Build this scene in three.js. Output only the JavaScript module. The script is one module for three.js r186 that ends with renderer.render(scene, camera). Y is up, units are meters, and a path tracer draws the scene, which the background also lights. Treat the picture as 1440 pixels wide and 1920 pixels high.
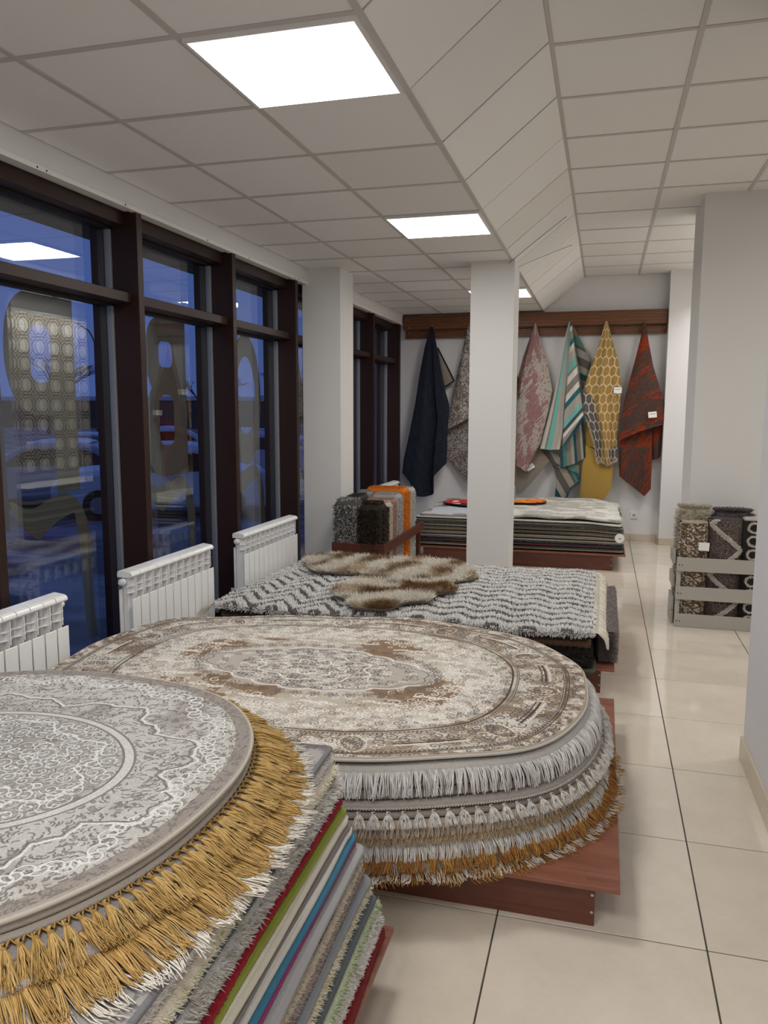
import * as THREE from 'three';
import { RoundedBoxGeometry } from 'three/addons/geometries/RoundedBoxGeometry.js';
import { mergeGeometries } from 'three/addons/utils/BufferGeometryUtils.js';
import { RectAreaLightUniformsLib } from 'three/addons/lights/RectAreaLightUniformsLib.js';

// ---------------------------------------------------------------- camera, sky, exposure
const scene = new THREE.Scene();
const camera = new THREE.PerspectiveCamera(66.0, 1440 / 1920, 0.05, 400);
camera.rotation.order = 'YXZ';
camera.position.set(0, 1.5294, 0);
camera.rotation.set(-0.1282, 0.2701, 0.0028);
scene.background = new THREE.Color().setRGB(0.072, 0.125, 0.38);   // dusk sky
const renderer = new THREE.WebGLRenderer({ antialias: true });
renderer.toneMapping = THREE.LinearToneMapping;
renderer.toneMappingExposure = 1.0;
renderer.shadowMap.enabled = true;
RectAreaLightUniformsLib.init();
const LAMP = 17.5;                                       // radiance of the ceiling panels
const LAMP_COLOR = new THREE.Color().setRGB(1.0, 0.975, 0.945);

// ---------------------------------------------------------------- helpers
const HL = 2.692, HU = 3.066, ZB = -9.709, XG = -2.6;   // low ceiling, high ceiling, back wall, glass
function rng(seed) { let s = seed >>> 0; return () => { s = (s + 0x6d2b79f5) >>> 0; let t = Math.imul(s ^ (s >>> 15), 1 | s); t = (t + Math.imul(t ^ (t >>> 7), 61 | t)) ^ t; return ((t ^ (t >>> 14)) >>> 0) / 4294967296; }; }
function hash2(i, j, k = 0) { let h = Math.imul(i, 374761393) + Math.imul(j, 668265263) + Math.imul(k, 974634163); h = Math.imul(h ^ (h >>> 13), 1274126177); return ((h ^ (h >>> 16)) >>> 0) / 4294967296; }
function noise(x, y, k = 0) { const i = Math.floor(x), j = Math.floor(y), u = x - i, v = y - j, s = u * u * (3 - 2 * u), t = v * v * (3 - 2 * v);
  const a = hash2(i, j, k), b = hash2(i + 1, j, k), c = hash2(i, j + 1, k), d = hash2(i + 1, j + 1, k); return a + (b - a) * s + (c - a) * t + (a - b - c + d) * s * t; }
function fbm(x, y, o = 4, k = 0) { let s = 0, a = 0.5, n = 0; for (let i = 0; i < o; i++) { s += a * noise(x, y, k + i); n += a; x *= 2.03; y *= 2.03; a *= 0.5; } return s / n; }
// noise that repeats every p cells, so that a tiled texture shows no seams
function pnoise(x, y, p, k = 0) { const m = (a) => ((a % p) + p) % p, i = Math.floor(x), j = Math.floor(y), u = x - i, v = y - j, s = u * u * (3 - 2 * u), t = v * v * (3 - 2 * v);
  const a = hash2(m(i), m(j), k), b = hash2(m(i + 1), m(j), k), c = hash2(m(i), m(j + 1), k), d = hash2(m(i + 1), m(j + 1), k); return a + (b - a) * s + (c - a) * t + (a - b - c + d) * s * t; }
function pfbm(x, y, p, o = 4, k = 0) { let s = 0, a = 0.5, n = 0; for (let i = 0; i < o; i++) { s += a * pnoise(x, y, p, k + i); n += a; x *= 2; y *= 2; p *= 2; a *= 0.5; } return s / n; }
const clamp = (x, a = 0, b = 1) => Math.min(b, Math.max(a, x)), lerp = (a, b, t) => a + (b - a) * t, sstep = (a, b, x) => { const t = clamp((x - a) / (b - a)); return t * t * (3 - 2 * t); };
const mix3 = (a, b, t) => [lerp(a[0], b[0], t), lerp(a[1], b[1], t), lerp(a[2], b[2], t)];
const lin = (hex) => new THREE.Color(hex);

const used = {};
function numbered(name) { const n = used[name] ?? 0; used[name] = n + 1; return n ? name + '_' + String(n).padStart(3, '0') : name; }
function tag(o, label, category, group, kind) { o.userData.label = label; if (category) o.userData.category = category; if (group) o.userData.group = group; if (kind) o.userData.kind = kind; return o; }
function thing(name, label, category, [x, y, z] = [0, 0, 0], group, kind) { const o = new THREE.Group(); o.name = numbered(name); o.position.set(x, y, z); scene.add(o); return tag(o, label, category, group, kind); }
function mesh(name, geo, mat, parent) { const m = new THREE.Mesh(geo, mat); m.name = name; parent.add(m); return m; }
function at(o, x, y, z) { o.position.set(x, y, z); return o; }
const box = (w, h, d, x = 0, y = 0, z = 0) => new THREE.BoxGeometry(w, h, d).translate(x, y, z);
const rbox = (w, h, d, r, x = 0, y = 0, z = 0, s = 2) => new RoundedBoxGeometry(w, h, d, s, r).translate(x, y, z);
// box given by its two corners
const span = (x0, x1, y0, y1, z0, z1) => box(x1 - x0, y1 - y0, z1 - z0, (x0 + x1) / 2, (y0 + y1) / 2, (z0 + z1) / 2);
const rspan = (x0, x1, y0, y1, z0, z1, r = 0.003) => rbox(x1 - x0, y1 - y0, z1 - z0, r, (x0 + x1) / 2, (y0 + y1) / 2, (z0 + z1) / 2, 1);
const cyl = (r0, r1, h, x, y, z, seg = 16) => new THREE.CylinderGeometry(r0, r1, h, seg).translate(x, y, z);
function merge(list) { return mergeGeometries(list.map((g) => { const n = g.index ? g.toNonIndexed() : g; for (const k of Object.keys(n.attributes)) if (!['position', 'normal', 'uv'].includes(k)) n.deleteAttribute(k); return n; })); }
// uv in metres from the face that a normal points to
function metric(geo) { const p = geo.attributes.position, n = geo.attributes.normal, uv = new Float32Array(p.count * 2);
  for (let i = 0; i < p.count; i++) { const ax = Math.abs(n.getX(i)), ay = Math.abs(n.getY(i)), az = Math.abs(n.getZ(i));
    const [u, v] = ax > ay && ax > az ? [p.getZ(i), p.getY(i)] : ay > az ? [p.getX(i), p.getZ(i)] : [p.getX(i), p.getY(i)]; uv[i * 2] = u; uv[i * 2 + 1] = v; }
  geo.setAttribute('uv', new THREE.BufferAttribute(uv, 2)); return geo; }

function finish(t, linear) { t.colorSpace = linear ? THREE.NoColorSpace : THREE.SRGBColorSpace; t.wrapS = t.wrapT = THREE.RepeatWrapping; t.magFilter = THREE.LinearFilter; t.minFilter = THREE.LinearMipmapLinearFilter; t.generateMipmaps = true; t.anisotropy = 8; t.needsUpdate = true; return t; }
function paint(w, h, f, linear) { const d = new Uint8Array(w * h * 4); let o = 0; for (let y = 0; y < h; y++) for (let x = 0; x < w; x++) { const c = f(x, y); d[o++] = clamp(c[0], 0, 255); d[o++] = clamp(c[1], 0, 255); d[o++] = clamp(c[2], 0, 255); d[o++] = 255; } return finish(new THREE.DataTexture(d, w, h), linear); }
const gray = (w, h, f) => paint(w, h, (x, y) => { const v = f(x, y); return [v, v, v]; }, true);
function draw(w, h, f, linear) { const c = document.createElement('canvas'); c.width = w; c.height = h; f(c.getContext('2d'), w, h); return finish(new THREE.CanvasTexture(c), linear); }
const rep = (t, x, y = x) => { const c = t.clone(); c.repeat.set(x, y); c.needsUpdate = true; return c; };
const std = (o) => new THREE.MeshStandardMaterial({ roughness: 0.9, ...o });
const phys = (o) => new THREE.MeshPhysicalMaterial({ roughness: 0.9, ...o });

// ---------------------------------------------------------------- materials
const T = {};
T.fine = gray(256, 256, (x, y) => 255 * pfbm(x / 4, y / 4, 64, 3, 1));                                  // fine felt / pile relief
T.plaster = gray(256, 256, (x, y) => 255 * pfbm(x / 16, y / 16, 16, 4, 9));
T.ceil = gray(256, 256, (x, y) => { const n = pfbm(x / 8, y / 8, 32, 3, 5); return 235 * n + (hash2(x, y, 3) > 0.985 ? -60 : 20); });
T.weave = gray(128, 128, (x, y) => 120 + 70 * Math.sin(x * Math.PI / 4) * Math.sin(y * Math.PI / 4) + 60 * hash2(x, y, 4));
T.tileMap = paint(512, 512, (x, y) => { const n = pfbm(x / 64, y / 64, 8, 5, 21), m = pfbm(x / 8, y / 8, 64, 2, 27); return [216 + 12 * n + 4 * m, 206 + 13 * n + 4 * m, 191 + 14 * n + 4 * m]; });
function woodTex(a, b, c, seed, stretch = 10) { return paint(512, 512, (x, y) => { const w = pfbm(x / 64, y / 64, 8, 3, seed), g = pfbm(x / 128 + 0, y / (64 / stretch) / 1, 512, 3, seed + 3); const r = 0.5 + 0.5 * Math.sin((y / 512) * 2 * Math.PI * 9 + w * 7); const f = hash2(x >> 5, y, seed) * 0.25; return mix3(mix3(a, b, clamp(r * 0.55 + g * 0.5 + f - 0.1)), c, sstep(0.62, 0.9, g) * 0.6); }); }
T.board = woodTex([150, 96, 76], [128, 78, 61], [100, 58, 46], 40, 14);
T.pine = woodTex([124, 76, 38], [90, 52, 25], [50, 29, 15], 50, 12);
T.crate = woodTex([104, 54, 34], [84, 42, 28], [60, 30, 20], 60, 12);
const M = {
  wall: std({ color: lin('#e2e1e1'), roughness: 0.85, bumpMap: rep(T.plaster, 3), bumpScale: 0.0006 }),
  column: std({ color: lin('#e3e2df'), roughness: 0.8, bumpMap: rep(T.plaster, 3), bumpScale: 0.0005 }),
  ceil: std({ color: lin('#dedad4'), roughness: 0.95, bumpMap: rep(T.ceil, 3), bumpScale: 0.0008 }),
  bar: std({ color: lin('#c9c4be'), roughness: 0.5 }),
  tile: std({ map: T.tileMap, color: 0xffffff, roughness: 0.07 }),
  base: std({ map: rep(T.tileMap, 1.7), color: lin('#eeeae4'), roughness: 0.25 }),
  grout: std({ color: lin('#4a453f'), roughness: 0.95 }),
  frame: phys({ color: lin('#2e1b16'), roughness: 0.42, specularIntensity: 0.6 }),
  bead: std({ color: lin('#9a9b9a'), roughness: 0.35, metalness: 0.35 }),
  gasket: std({ color: lin('#0c0c0e'), roughness: 0.8 }),
  glass: phys({ color: lin('#f4f8f8'), roughness: 0.0, transmission: 1, thickness: 0, ior: 1.85, side: THREE.DoubleSide }),
  film: std({ color: lin('#494745'), roughness: 0.8 }),
  white: std({ color: lin('#eceae6'), roughness: 0.35 }),
  enamel: phys({ color: lin('#f8f8f6'), roughness: 0.28, clearcoat: 0.3 }),
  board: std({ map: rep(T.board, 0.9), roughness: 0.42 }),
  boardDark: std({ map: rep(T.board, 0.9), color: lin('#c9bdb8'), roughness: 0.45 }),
  pine: std({ map: rep(T.pine, 0.8, 3), roughness: 0.5 }),
  crate: std({ map: rep(T.crate, 0.9, 3), roughness: 0.5 }),
  cartGrey: std({ color: lin('#b3aea6'), roughness: 0.5, bumpMap: rep(T.plaster, 4), bumpScale: 0.0004 }),
  screw: std({ color: lin('#c4c4c4'), roughness: 0.3, metalness: 0.9 }),
  dark: std({ color: lin('#15120f'), roughness: 0.9 }),
  paper: std({ color: lin('#f2f2f0'), roughness: 0.7 }),
  steel: std({ color: lin('#9a9c9e'), roughness: 0.35, metalness: 0.9 }),
};
const glow = new THREE.MeshStandardMaterial({ color: 0xffffff, roughness: 0.6, emissive: LAMP_COLOR.clone(), emissiveIntensity: 2.2 });

// ---------------------------------------------------------------- lights: ceiling panels
function ceilingLight(x, y, z, label, group = 'square ceiling light panels') {
  const o = thing('ceiling_light', label, 'ceiling light', [x, y, z], group);
  const s = 0.578, f = 0.012;
  mesh('frame', merge([box(s, 0.014, f, 0, 0.001, s / 2 - f / 2), box(s, 0.014, f, 0, 0.001, -s / 2 + f / 2), box(f, 0.014, s - 2 * f, s / 2 - f / 2, 0.001, 0), box(f, 0.014, s - 2 * f, -s / 2 + f / 2, 0.001, 0)]), M.white, o);
  mesh('diffuser', box(s - 2 * f, 0.006, s - 2 * f, 0, 0.004, 0), glow, o);
  const l = new THREE.RectAreaLight(LAMP_COLOR, LAMP, s - 2 * f, s - 2 * f); l.name = 'panel_light'; l.position.set(0, -0.004, 0); l.rotation.x = -Math.PI / 2; o.add(l);
  return o;
}
const NEARZ = -2.38, CELL = 0.6;
const lampCells = [];                                    // [x of the cell's left edge, z of its near edge] on the low ceiling
for (const [z, label] of [[NEARZ, 'large lit square ceiling panel nearest the camera'], [NEARZ - 4 * CELL, 'lit square ceiling panel between the nearest one and the white columns'],
  [NEARZ - 9 * CELL, 'lit square ceiling panel far back, partly behind the middle column'], [NEARZ + 4 * CELL, 'lit square ceiling panel above the near rug stack, outside the picture'], [NEARZ + 8 * CELL, 'lit square ceiling panel far behind the camera']]) {
  lampCells.push(z); ceilingLight(-1.04, HL - 0.006, z - 0.3, label);
}
const lampUp = [[2.424, -4.53], [1.224, -7.53], [2.424, -6.33], [2.424, -2.73], [0.024, 0.27]];
lampUp.forEach(([x, z], i) => ceilingLight(x, HU - 0.006, z, ['lit ceiling panel of the side hall across from the low window radiators', 'lit ceiling panel of the side hall beside the octagon carpet', 'lit ceiling panel in the middle of the side hall', 'lit ceiling panel of the side hall behind the wall end', 'lit panel in the high ceiling right above the camera'][i]));

// ---------------------------------------------------------------- floor
{
  const fl = tag(new THREE.Group(), 'glossy beige porcelain tiled floor with dark joints', 'floor', null, 'structure'); fl.name = 'floor'; scene.add(fl);
  mesh('grout_bed', span(-2.75, 4.2, -0.2, -0.0025, ZB - 0.2, 3.2), M.grout, fl);
  const X0 = 0.3402, Z0 = -2.248, g = 0.0045, r = rng(5);
  const geos = [0, 1, 2, 3].map((k) => { const q = metric(rbox(CELL - g, 0.012, CELL - g, 0.0016, 0, 0, 0, 1)); const a = q.attributes.uv; for (let i = 0; i < a.count; i++) a.setXY(i, a.getX(i) * 1.1 + k * 0.37, a.getY(i) * 1.1 + k * 0.61); return q; });
  const tones = ['#ffffff', '#fbf9f6', '#fdfbfa', '#f8f6f3'].map((c) => { const m = M.tile.clone(); m.color = lin(c); return m; });
  for (let i = -5; i <= 6; i++) for (let k = -9; k <= 12; k++) {
    const x = X0 + CELL * (i + 0.5), z = Z0 - CELL * (k + 0.5);
    if (x < -2.7 || z < ZB - 0.2) continue;
    at(mesh('tile', geos[Math.floor(r() * 4)], tones[Math.floor(r() * 4)], fl), x, -0.006, z);
  }
}
// ---------------------------------------------------------------- ceiling: low part, slope, high part
{
  const ce = tag(new THREE.Group(), 'suspended ceiling of pale square panels in two levels joined by a slope', 'ceiling', null, 'structure'); ce.name = 'ceiling'; scene.add(ce);
  const g = 0.024, r = rng(8), panel = metric(rbox(CELL - g, 0.012, CELL - g, 0.002, 0, 0, 0, 1));
  const tones = ['#f0eeea', '#edebe7', '#f1efec', '#ebe9e4'].map((c) => { const m = M.ceil.clone(); m.color = lin(c); return m; }), tone = () => tones[Math.floor(r() * 4)];
  const zs = []; for (let z = NEARZ + 9 * CELL; z > ZB + 0.1; z -= CELL) zs.push(z);
  const cut = (z) => Math.min(CELL, z - ZB);
  const XL = -0.74;
  const pan = (w, d) => metric(rbox(w - g, 0.012, d - g, 0.002, 0, 0, 0, 1));
  for (const z of zs) {
    const d = cut(z);
    for (let c = 0; c < 3; c++) {
      if (c === 0 && lampCells.some((l) => Math.abs(l - z) < 0.01)) continue;
      const w = c < 2 ? CELL : 0.49, x = c < 2 ? XL - CELL * (c + 0.5) : XL - 2 * CELL - 0.245;
      at(mesh('panel', w === CELL && d === CELL ? panel : pan(w, d), tone(), ce), x, HL + 0.009 + (r() - 0.5) * 0.002, z - d / 2);
    }
    // cross bar at the near edge of the row
    mesh('cross_bar', span(-2.43, XL, HL, HL + 0.006, z - 0.012, z + 0.012), M.bar, ce);
  }
  for (const x of [XL, XL - CELL, XL - 2 * CELL]) mesh('runner', span(x - 0.012, x + 0.012, HL - 0.001, HL + 0.006, ZB, 3.0), M.bar, ce);
  // slope
  const dx = 0.464, dy = HU - HL, L = Math.hypot(dx, dy), ang = Math.atan2(dy, dx);
  const sp = (d) => metric(rbox(L - 0.016, 0.012, d - 0.015, 0.002, 0, 0, 0, 1));
  const spFull = sp(CELL);
  for (const z of zs) {
    const d = cut(z), m = mesh('slope_panel', d === CELL ? spFull : sp(d), tone(), ce);
    m.position.set(XL + dx / 2 - Math.sin(ang) * 0.004, HL + dy / 2 + Math.cos(ang) * 0.004 + (r() - 0.5) * 0.003, z - d / 2); m.rotation.z = ang + (r() - 0.5) * 0.008; m.rotation.y = (r() - 0.5) * 0.006;
  }
  mesh('slope_backing', new THREE.BoxGeometry(L + 0.1, 0.02, 12.8).rotateZ(ang).translate(XL + dx / 2 - 0.03, HL + dy / 2 + 0.05, -3.4), M.dark, ce);
  // high part
  const XU = XL + dx;
  for (const z0 of zs) {
    const z = z0 - 0.05, d = Math.min(CELL, z - ZB); if (d < 0.05) continue;
    for (let c = 0; c < 7; c++) {
      const x = XU + CELL * (c + 0.5);
      if (lampUp.some(([lx, lz]) => Math.abs(lx - x) < 0.05 && Math.abs(lz - (z - 0.3)) < 0.29)) continue;
      at(mesh('panel', d === CELL ? panel : pan(CELL, d), tone(), ce), x, HU + 0.009, z - d / 2);
    }
    mesh('cross_bar', span(XU, 3.95, HU, HU + 0.006, z - 0.012, z + 0.012), M.bar, ce);
  }
  for (let c = 0; c < 7; c++) mesh('runner', span(XU + CELL * c - 0.012, XU + CELL * c + 0.012, HU - 0.001, HU + 0.006, ZB, 3.0), M.bar, ce);
  mesh('slab', span(-3.0, 4.2, HU + 0.16, HU + 0.3, ZB - 0.2, 3.2), M.dark, ce);
  mesh('low_backing', span(-2.5, XL, HL + 0.03, HL + 0.05, ZB, 3.0), M.dark, ce);
}
// ---------------------------------------------------------------- walls and columns
function struct(name, geo, mat, label, category = 'wall') { const m = mesh(name, metric(geo), mat, scene); return tag(m, label, category, null, 'structure'); }
struct('wall_back', span(-2.9, 4.2, 0, HU + 0.2, ZB - 0.2, ZB), M.wall, 'pale grey back wall behind the hanging rugs');
struct('wall_front', span(-2.9, 4.2, 0, HU + 0.2, 3.0, 3.2), M.wall, 'pale grey wall behind the camera');
struct('wall_right', span(3.95, 4.2, 0, HU + 0.2, ZB, 3.0), M.wall, 'pale grey far wall of the side hall');
struct('wall_partition', span(0.645, 0.9, 0, HU + 0.1, -3.63, 3.0), M.wall, 'smooth grey wall end at the right edge of the picture');
struct('column', span(0.637, 1.35, 0, HU + 0.1, -6.88, -6.25), M.column, 'broad white column on the right behind the grey crate', 'column');
struct('column_001', span(-1.056, -0.712, 0, HL + 0.08, -6.72, -6.37), M.column, 'square white column in the middle of the shop', 'column');
struct('column_002', span(-2.47, -2.136, 0, HL + 0.02, -6.69, -6.34), M.column, 'square white column standing against the windows', 'column');
struct('column_003', span(0.652, 1.1, 0, HU + 0.1, ZB, -9.475), M.wall, 'white pilaster beside the rust coloured hanging rug', 'column');
struct('wall_hall', span(1.62, 1.75, 0, HU + 0.1, ZB, -7.3), M.wall, 'white wall of the side hall carrying the octagon carpet');
// baseboards
{
  const bb = (name, list, label) => { const o = tag(new THREE.Group(), label, 'baseboard', null, 'structure'); o.name = name; scene.add(o); for (const a of list) mesh('base_tile', metric(rspan(...a, 0.002)), M.base, o); };
  bb('baseboard_back', [[-2.4, -0.86, 0, 0.085, ZB, ZB + 0.011], [-0.857, -0.26, 0, 0.085, ZB, ZB + 0.011], [-0.257, 0.343, 0, 0.085, ZB, ZB + 0.011], [0.346, 0.64, 0, 0.085, ZB, ZB + 0.011], [0.642, 1.1, 0, 0.085, -9.475, -9.464], [0.641, 0.652, 0, 0.085, ZB, -9.464]], 'beige tiled baseboard along the back wall');
  bb('baseboard_right', [[0.633, 0.645, 0, 0.105, -3.63, -3.03], [0.633, 0.645, 0, 0.105, -3.027, -2.43], [0.633, 0.645, 0, 0.105, -2.427, -1.83], [0.633, 0.645, 0, 0.105, -1.827, 0.6], [0.633, 0.9, 0, 0.105, -3.641, -3.63]], 'beige tiled baseboard along the grey wall end');
  bb('baseboard_column', [[0.626, 1.35, 0, 0.085, -6.25, -6.239], [0.626, 0.637, 0, 0.085, -6.88, -6.25]], 'beige tiled baseboard round the broad right column');
}
// ---------------------------------------------------------------- window wall
{
  const w = tag(new THREE.Group(), 'white boxed soffit above the dark window frames', 'wall', null, 'structure'); w.name = 'wall_left'; scene.add(w);
  mesh('soffit', span(-2.7, -2.425, 2.575, HU + 0.2, ZB, 3.0), M.wall, w);
  mesh('edge_profile', rspan(-2.46, -2.418, 2.566, 2.59, ZB, 3.0, 0.002), M.white, w);
  const sc = new THREE.SphereGeometry(0.004, 8, 6); for (const z of [-3.06, -3.12, -3.72, -4.6, -5.2, -6.05, -6.12, -7.6, -8.7]) at(mesh('screw', sc, M.gasket, w), -2.417, 2.576, z);
  mesh('threshold', span(-2.75, -2.42, -0.2, 0.02, ZB, 3.0), M.frame, w);
  const Z = (k) => -2.735 - 1.1265 * k;               // centres of the uprights
  const filmMat = M.film;
  let n = 0;
  for (let k = -5; k < 6; k++) {
    const z1 = Z(k), z0 = Z(k + 1), zc = (z0 + z1) / 2, half = 0.026;
    const o = tag(new THREE.Group(), 'tall dark brown framed shop window bay ' + ['beside the camera', 'beside the camera', 'beside the camera', 'beside the camera', 'just outside the left edge', 'with the letter Р, nearest in view', 'with the letter В, behind the second radiator', 'with the letter О, behind the third radiator', 'half hidden by the white column', 'behind the white column', 'next to the back wall'][k + 5], 'window', null, 'structure');
    o.name = 'window_' + (++n); scene.add(o);
    mesh('mullion', rspan(-2.585, -2.43, 0, 2.575, z0 - half, z0 + half, 0.003), M.frame, o);
    mesh('mullion_back', rspan(-2.72, -2.625, 0, 2.575, z0 - half, z0 + half, 0.003), M.frame, o);
    mesh('transom', rspan(-2.585, -2.472, 2.098, 2.15, z0 + half, z1 - half, 0.003), M.frame, o);
    mesh('transom_back', rspan(-2.72, -2.625, 2.098, 2.15, z0 + half, z1 - half, 0.003), M.frame, o);
    mesh('top_rail', rspan(-2.70, -2.5, 2.5, 2.575, z0 + half, z1 - half, 0.003), M.frame, o);
    mesh('bottom_rail', rspan(-2.70, -2.5, 0.0, 0.09, z0 + half, z1 - half, 0.003), M.frame, o);
    for (const [ya, yb] of [[0.09, 2.098], [2.15, 2.5]]) {
      for (const x of [-2.598, -2.626]) { const p = mesh('pane', new THREE.PlaneGeometry(z1 - z0 - 2 * half, yb - ya).rotateY(Math.PI / 2), M.glass, o); p.position.set(x, (ya + yb) / 2, zc); }
      for (const s of [z0 + half + 0.006, z1 - half - 0.006]) mesh('glazing_bead', merge([span(-2.624, -2.6, ya, yb, s - 0.006, s + 0.006), span(-2.598, -2.586, ya, yb, s - 0.006, s + 0.006)]), M.bead, o);
      mesh('gasket', merge([span(-2.63, -2.586, ya, ya + 0.012, z0 + half, z1 - half), span(-2.63, -2.586, yb - 0.012, yb, z0 + half, z1 - half)]), M.gasket, o);
    }
  }
  // big film letters on the outer face of the glass, read from the street
  const S = (pts) => { const s = new THREE.Shape(); pts(s); return s; };
  const letter = (shape, k, label) => {
    const g = new THREE.ExtrudeGeometry(shape, { depth: 0.0012, bevelEnabled: false, curveSegments: 24 });
    g.rotateY(-Math.PI / 2);                           // faces the street, reads right from outside
    const m = mesh(numbered('window_letter'), g, filmMat, scene); m.position.set(-2.6285, 0, (Z(k) + Z(k + 1)) / 2); tag(m, label, 'window letter', 'film letters on the windows');
  };
  // shapes in x (street reading direction), y
  const rr = (s, x0, x1, y0, y1, r) => { s.moveTo(x0 + r, y0); s.lineTo(x1 - r, y0); s.quadraticCurveTo(x1, y0, x1, y0 + r); s.lineTo(x1, y1 - r); s.quadraticCurveTo(x1, y1, x1 - r, y1); s.lineTo(x0 + r, y1); s.quadraticCurveTo(x0, y1, x0, y1 - r); s.lineTo(x0, y0 + r); s.quadraticCurveTo(x0, y0, x0 + r, y0); return s; };
  const letterO = new THREE.Shape(); letterO.absellipse(0, 1.606, 0.27, 0.49, 0, 2 * Math.PI); { const h = new THREE.Path(); h.absellipse(0, 1.635, 0.163, 0.294, 0, 2 * Math.PI); letterO.holes.push(h); }
  letter(letterO, 2, 'grey film letter О on the third window in view');
  const letterB = new THREE.Shape(); { const s = letterB; s.moveTo(-0.235, 1.115); s.lineTo(-0.235, 2.09); s.lineTo(0.08, 2.09); s.quadraticCurveTo(0.225, 2.07, 0.225, 1.87); s.quadraticCurveTo(0.225, 1.73, 0.17, 1.66); s.quadraticCurveTo(0.245, 1.58, 0.245, 1.4); s.quadraticCurveTo(0.245, 1.14, 0.08, 1.115); s.closePath(); s.holes.push(rr(new THREE.Path(), -0.07, 0.085, 1.79, 1.945, 0.05), rr(new THREE.Path(), -0.075, 0.095, 1.31, 1.62, 0.07)); }
  letter(letterB, 1, 'grey film letter В on the window behind the second radiator');
  const letterP = new THREE.Shape(); { const s = letterP; s.moveTo(-0.235, 1.115); s.lineTo(-0.235, 2.09); s.lineTo(0.07, 2.09); s.quadraticCurveTo(0.26, 2.06, 0.26, 1.8); s.quadraticCurveTo(0.26, 1.54, 0.07, 1.5); s.lineTo(-0.06, 1.5); s.lineTo(-0.06, 1.115); s.closePath(); s.holes.push(rr(new THREE.Path(), -0.06, 0.09, 1.66, 1.93, 0.06)); }
  letter(letterP, 0, 'grey film letter Р on the window nearest the camera');
  const letterK = new THREE.Shape(); { const s = letterK; s.moveTo(-0.235, 1.115); s.lineTo(-0.235, 2.09); s.lineTo(-0.06, 2.09); s.lineTo(-0.06, 1.72); s.lineTo(0.09, 2.09); s.lineTo(0.27, 2.09); s.lineTo(0.08, 1.62); s.lineTo(0.29, 1.115); s.lineTo(0.1, 1.115); s.lineTo(-0.06, 1.5); s.lineTo(-0.06, 1.115); s.closePath(); }
  letter(letterK, 3, 'grey film letter К on the window half hidden by the column');
  // swash of film under the letters
  const swash = (k, label) => { const s = new THREE.Shape(); s.moveTo(-0.3, 0.9); s.bezierCurveTo(-0.2, 1.2, -0.05, 1.1, 0.1, 1.06); s.bezierCurveTo(0.2, 1.04, 0.25, 1.12, 0.28, 1.1); s.bezierCurveTo(0.25, 1.0, 0.15, 0.92, 0.09, 0.9); s.bezierCurveTo(0.02, 0.94, -0.05, 0.99, -0.18, 1.0); s.bezierCurveTo(-0.24, 0.8, -0.2, 0.55, -0.26, 0.3); s.lineTo(-0.34, 0.3); s.bezierCurveTo(-0.28, 0.5, -0.33, 0.7, -0.3, 0.9);
    const g = new THREE.ExtrudeGeometry(s, { depth: 0.0012, bevelEnabled: false, curveSegments: 16 }).rotateY(-Math.PI / 2); const m = mesh(numbered('window_film_swash'), g, filmMat, scene); m.position.set(-2.6285, 0, (Z(k) + Z(k + 1)) / 2); tag(m, label, 'window film', 'film swashes under the letters'); };
  swash(0, 'curved grey film swash on the window nearest the camera'); swash(1, 'curved grey film swash behind the second radiator'); swash(2, 'curved grey film swash under the letter О');
}
// thin loose wires across the slope
{
  const wire = (pts, label) => tag(mesh(numbered('loose_wire'), new THREE.TubeGeometry(new THREE.CatmullRomCurve3(pts.map((p) => new THREE.Vector3(...p))), 20, 0.003, 5), M.steel, scene), label, 'wire', 'loose wires on the ceiling slope');
  wire([[-0.76, 2.665, -6.36], [-0.6, 2.775, -6.3], [-0.33, 2.99, -6.35]], 'thin wire on the ceiling slope rising steeply from the middle column');
  wire([[-0.70, 2.66, -6.5], [-0.58, 2.76, -6.75], [-0.33, 2.985, -7.4]], 'thin wire on the ceiling slope running back from the middle column');
}

// ---------------------------------------------------------------- rug building tools
const FIBRE = (() => { // one bent tapering fibre of unit height, 3-sided
  const rows = [[0, 0, 1], [0.45, 0.08, 0.8], [0.8, 0.25, 0.5], [1, 0.45, 0.06]], pos = [], idx = [];
  rows.forEach(([y, x, r]) => { for (let k = 0; k < 3; k++) { const a = k * 2.0944; pos.push(x + r * Math.cos(a) * 0.5, y, r * Math.sin(a) * 0.5); } });
  for (let i = 0; i < 3; i++) for (let k = 0; k < 3; k++) { const a = i * 3 + k, b = i * 3 + (k + 1) % 3; idx.push(a, a + 3, b, b, a + 3, b + 3); }
  const g = new THREE.BufferGeometry(); g.setAttribute('position', new THREE.Float32BufferAttribute(pos, 3)); g.setIndex(idx); g.computeVertexNormals(); g.setAttribute('uv', new THREE.Float32BufferAttribute(new Float32Array(pos.length / 3 * 2), 2)); return g; })();
const fibreMat = std({ color: 0xffffff, roughness: 0.95 });
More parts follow.
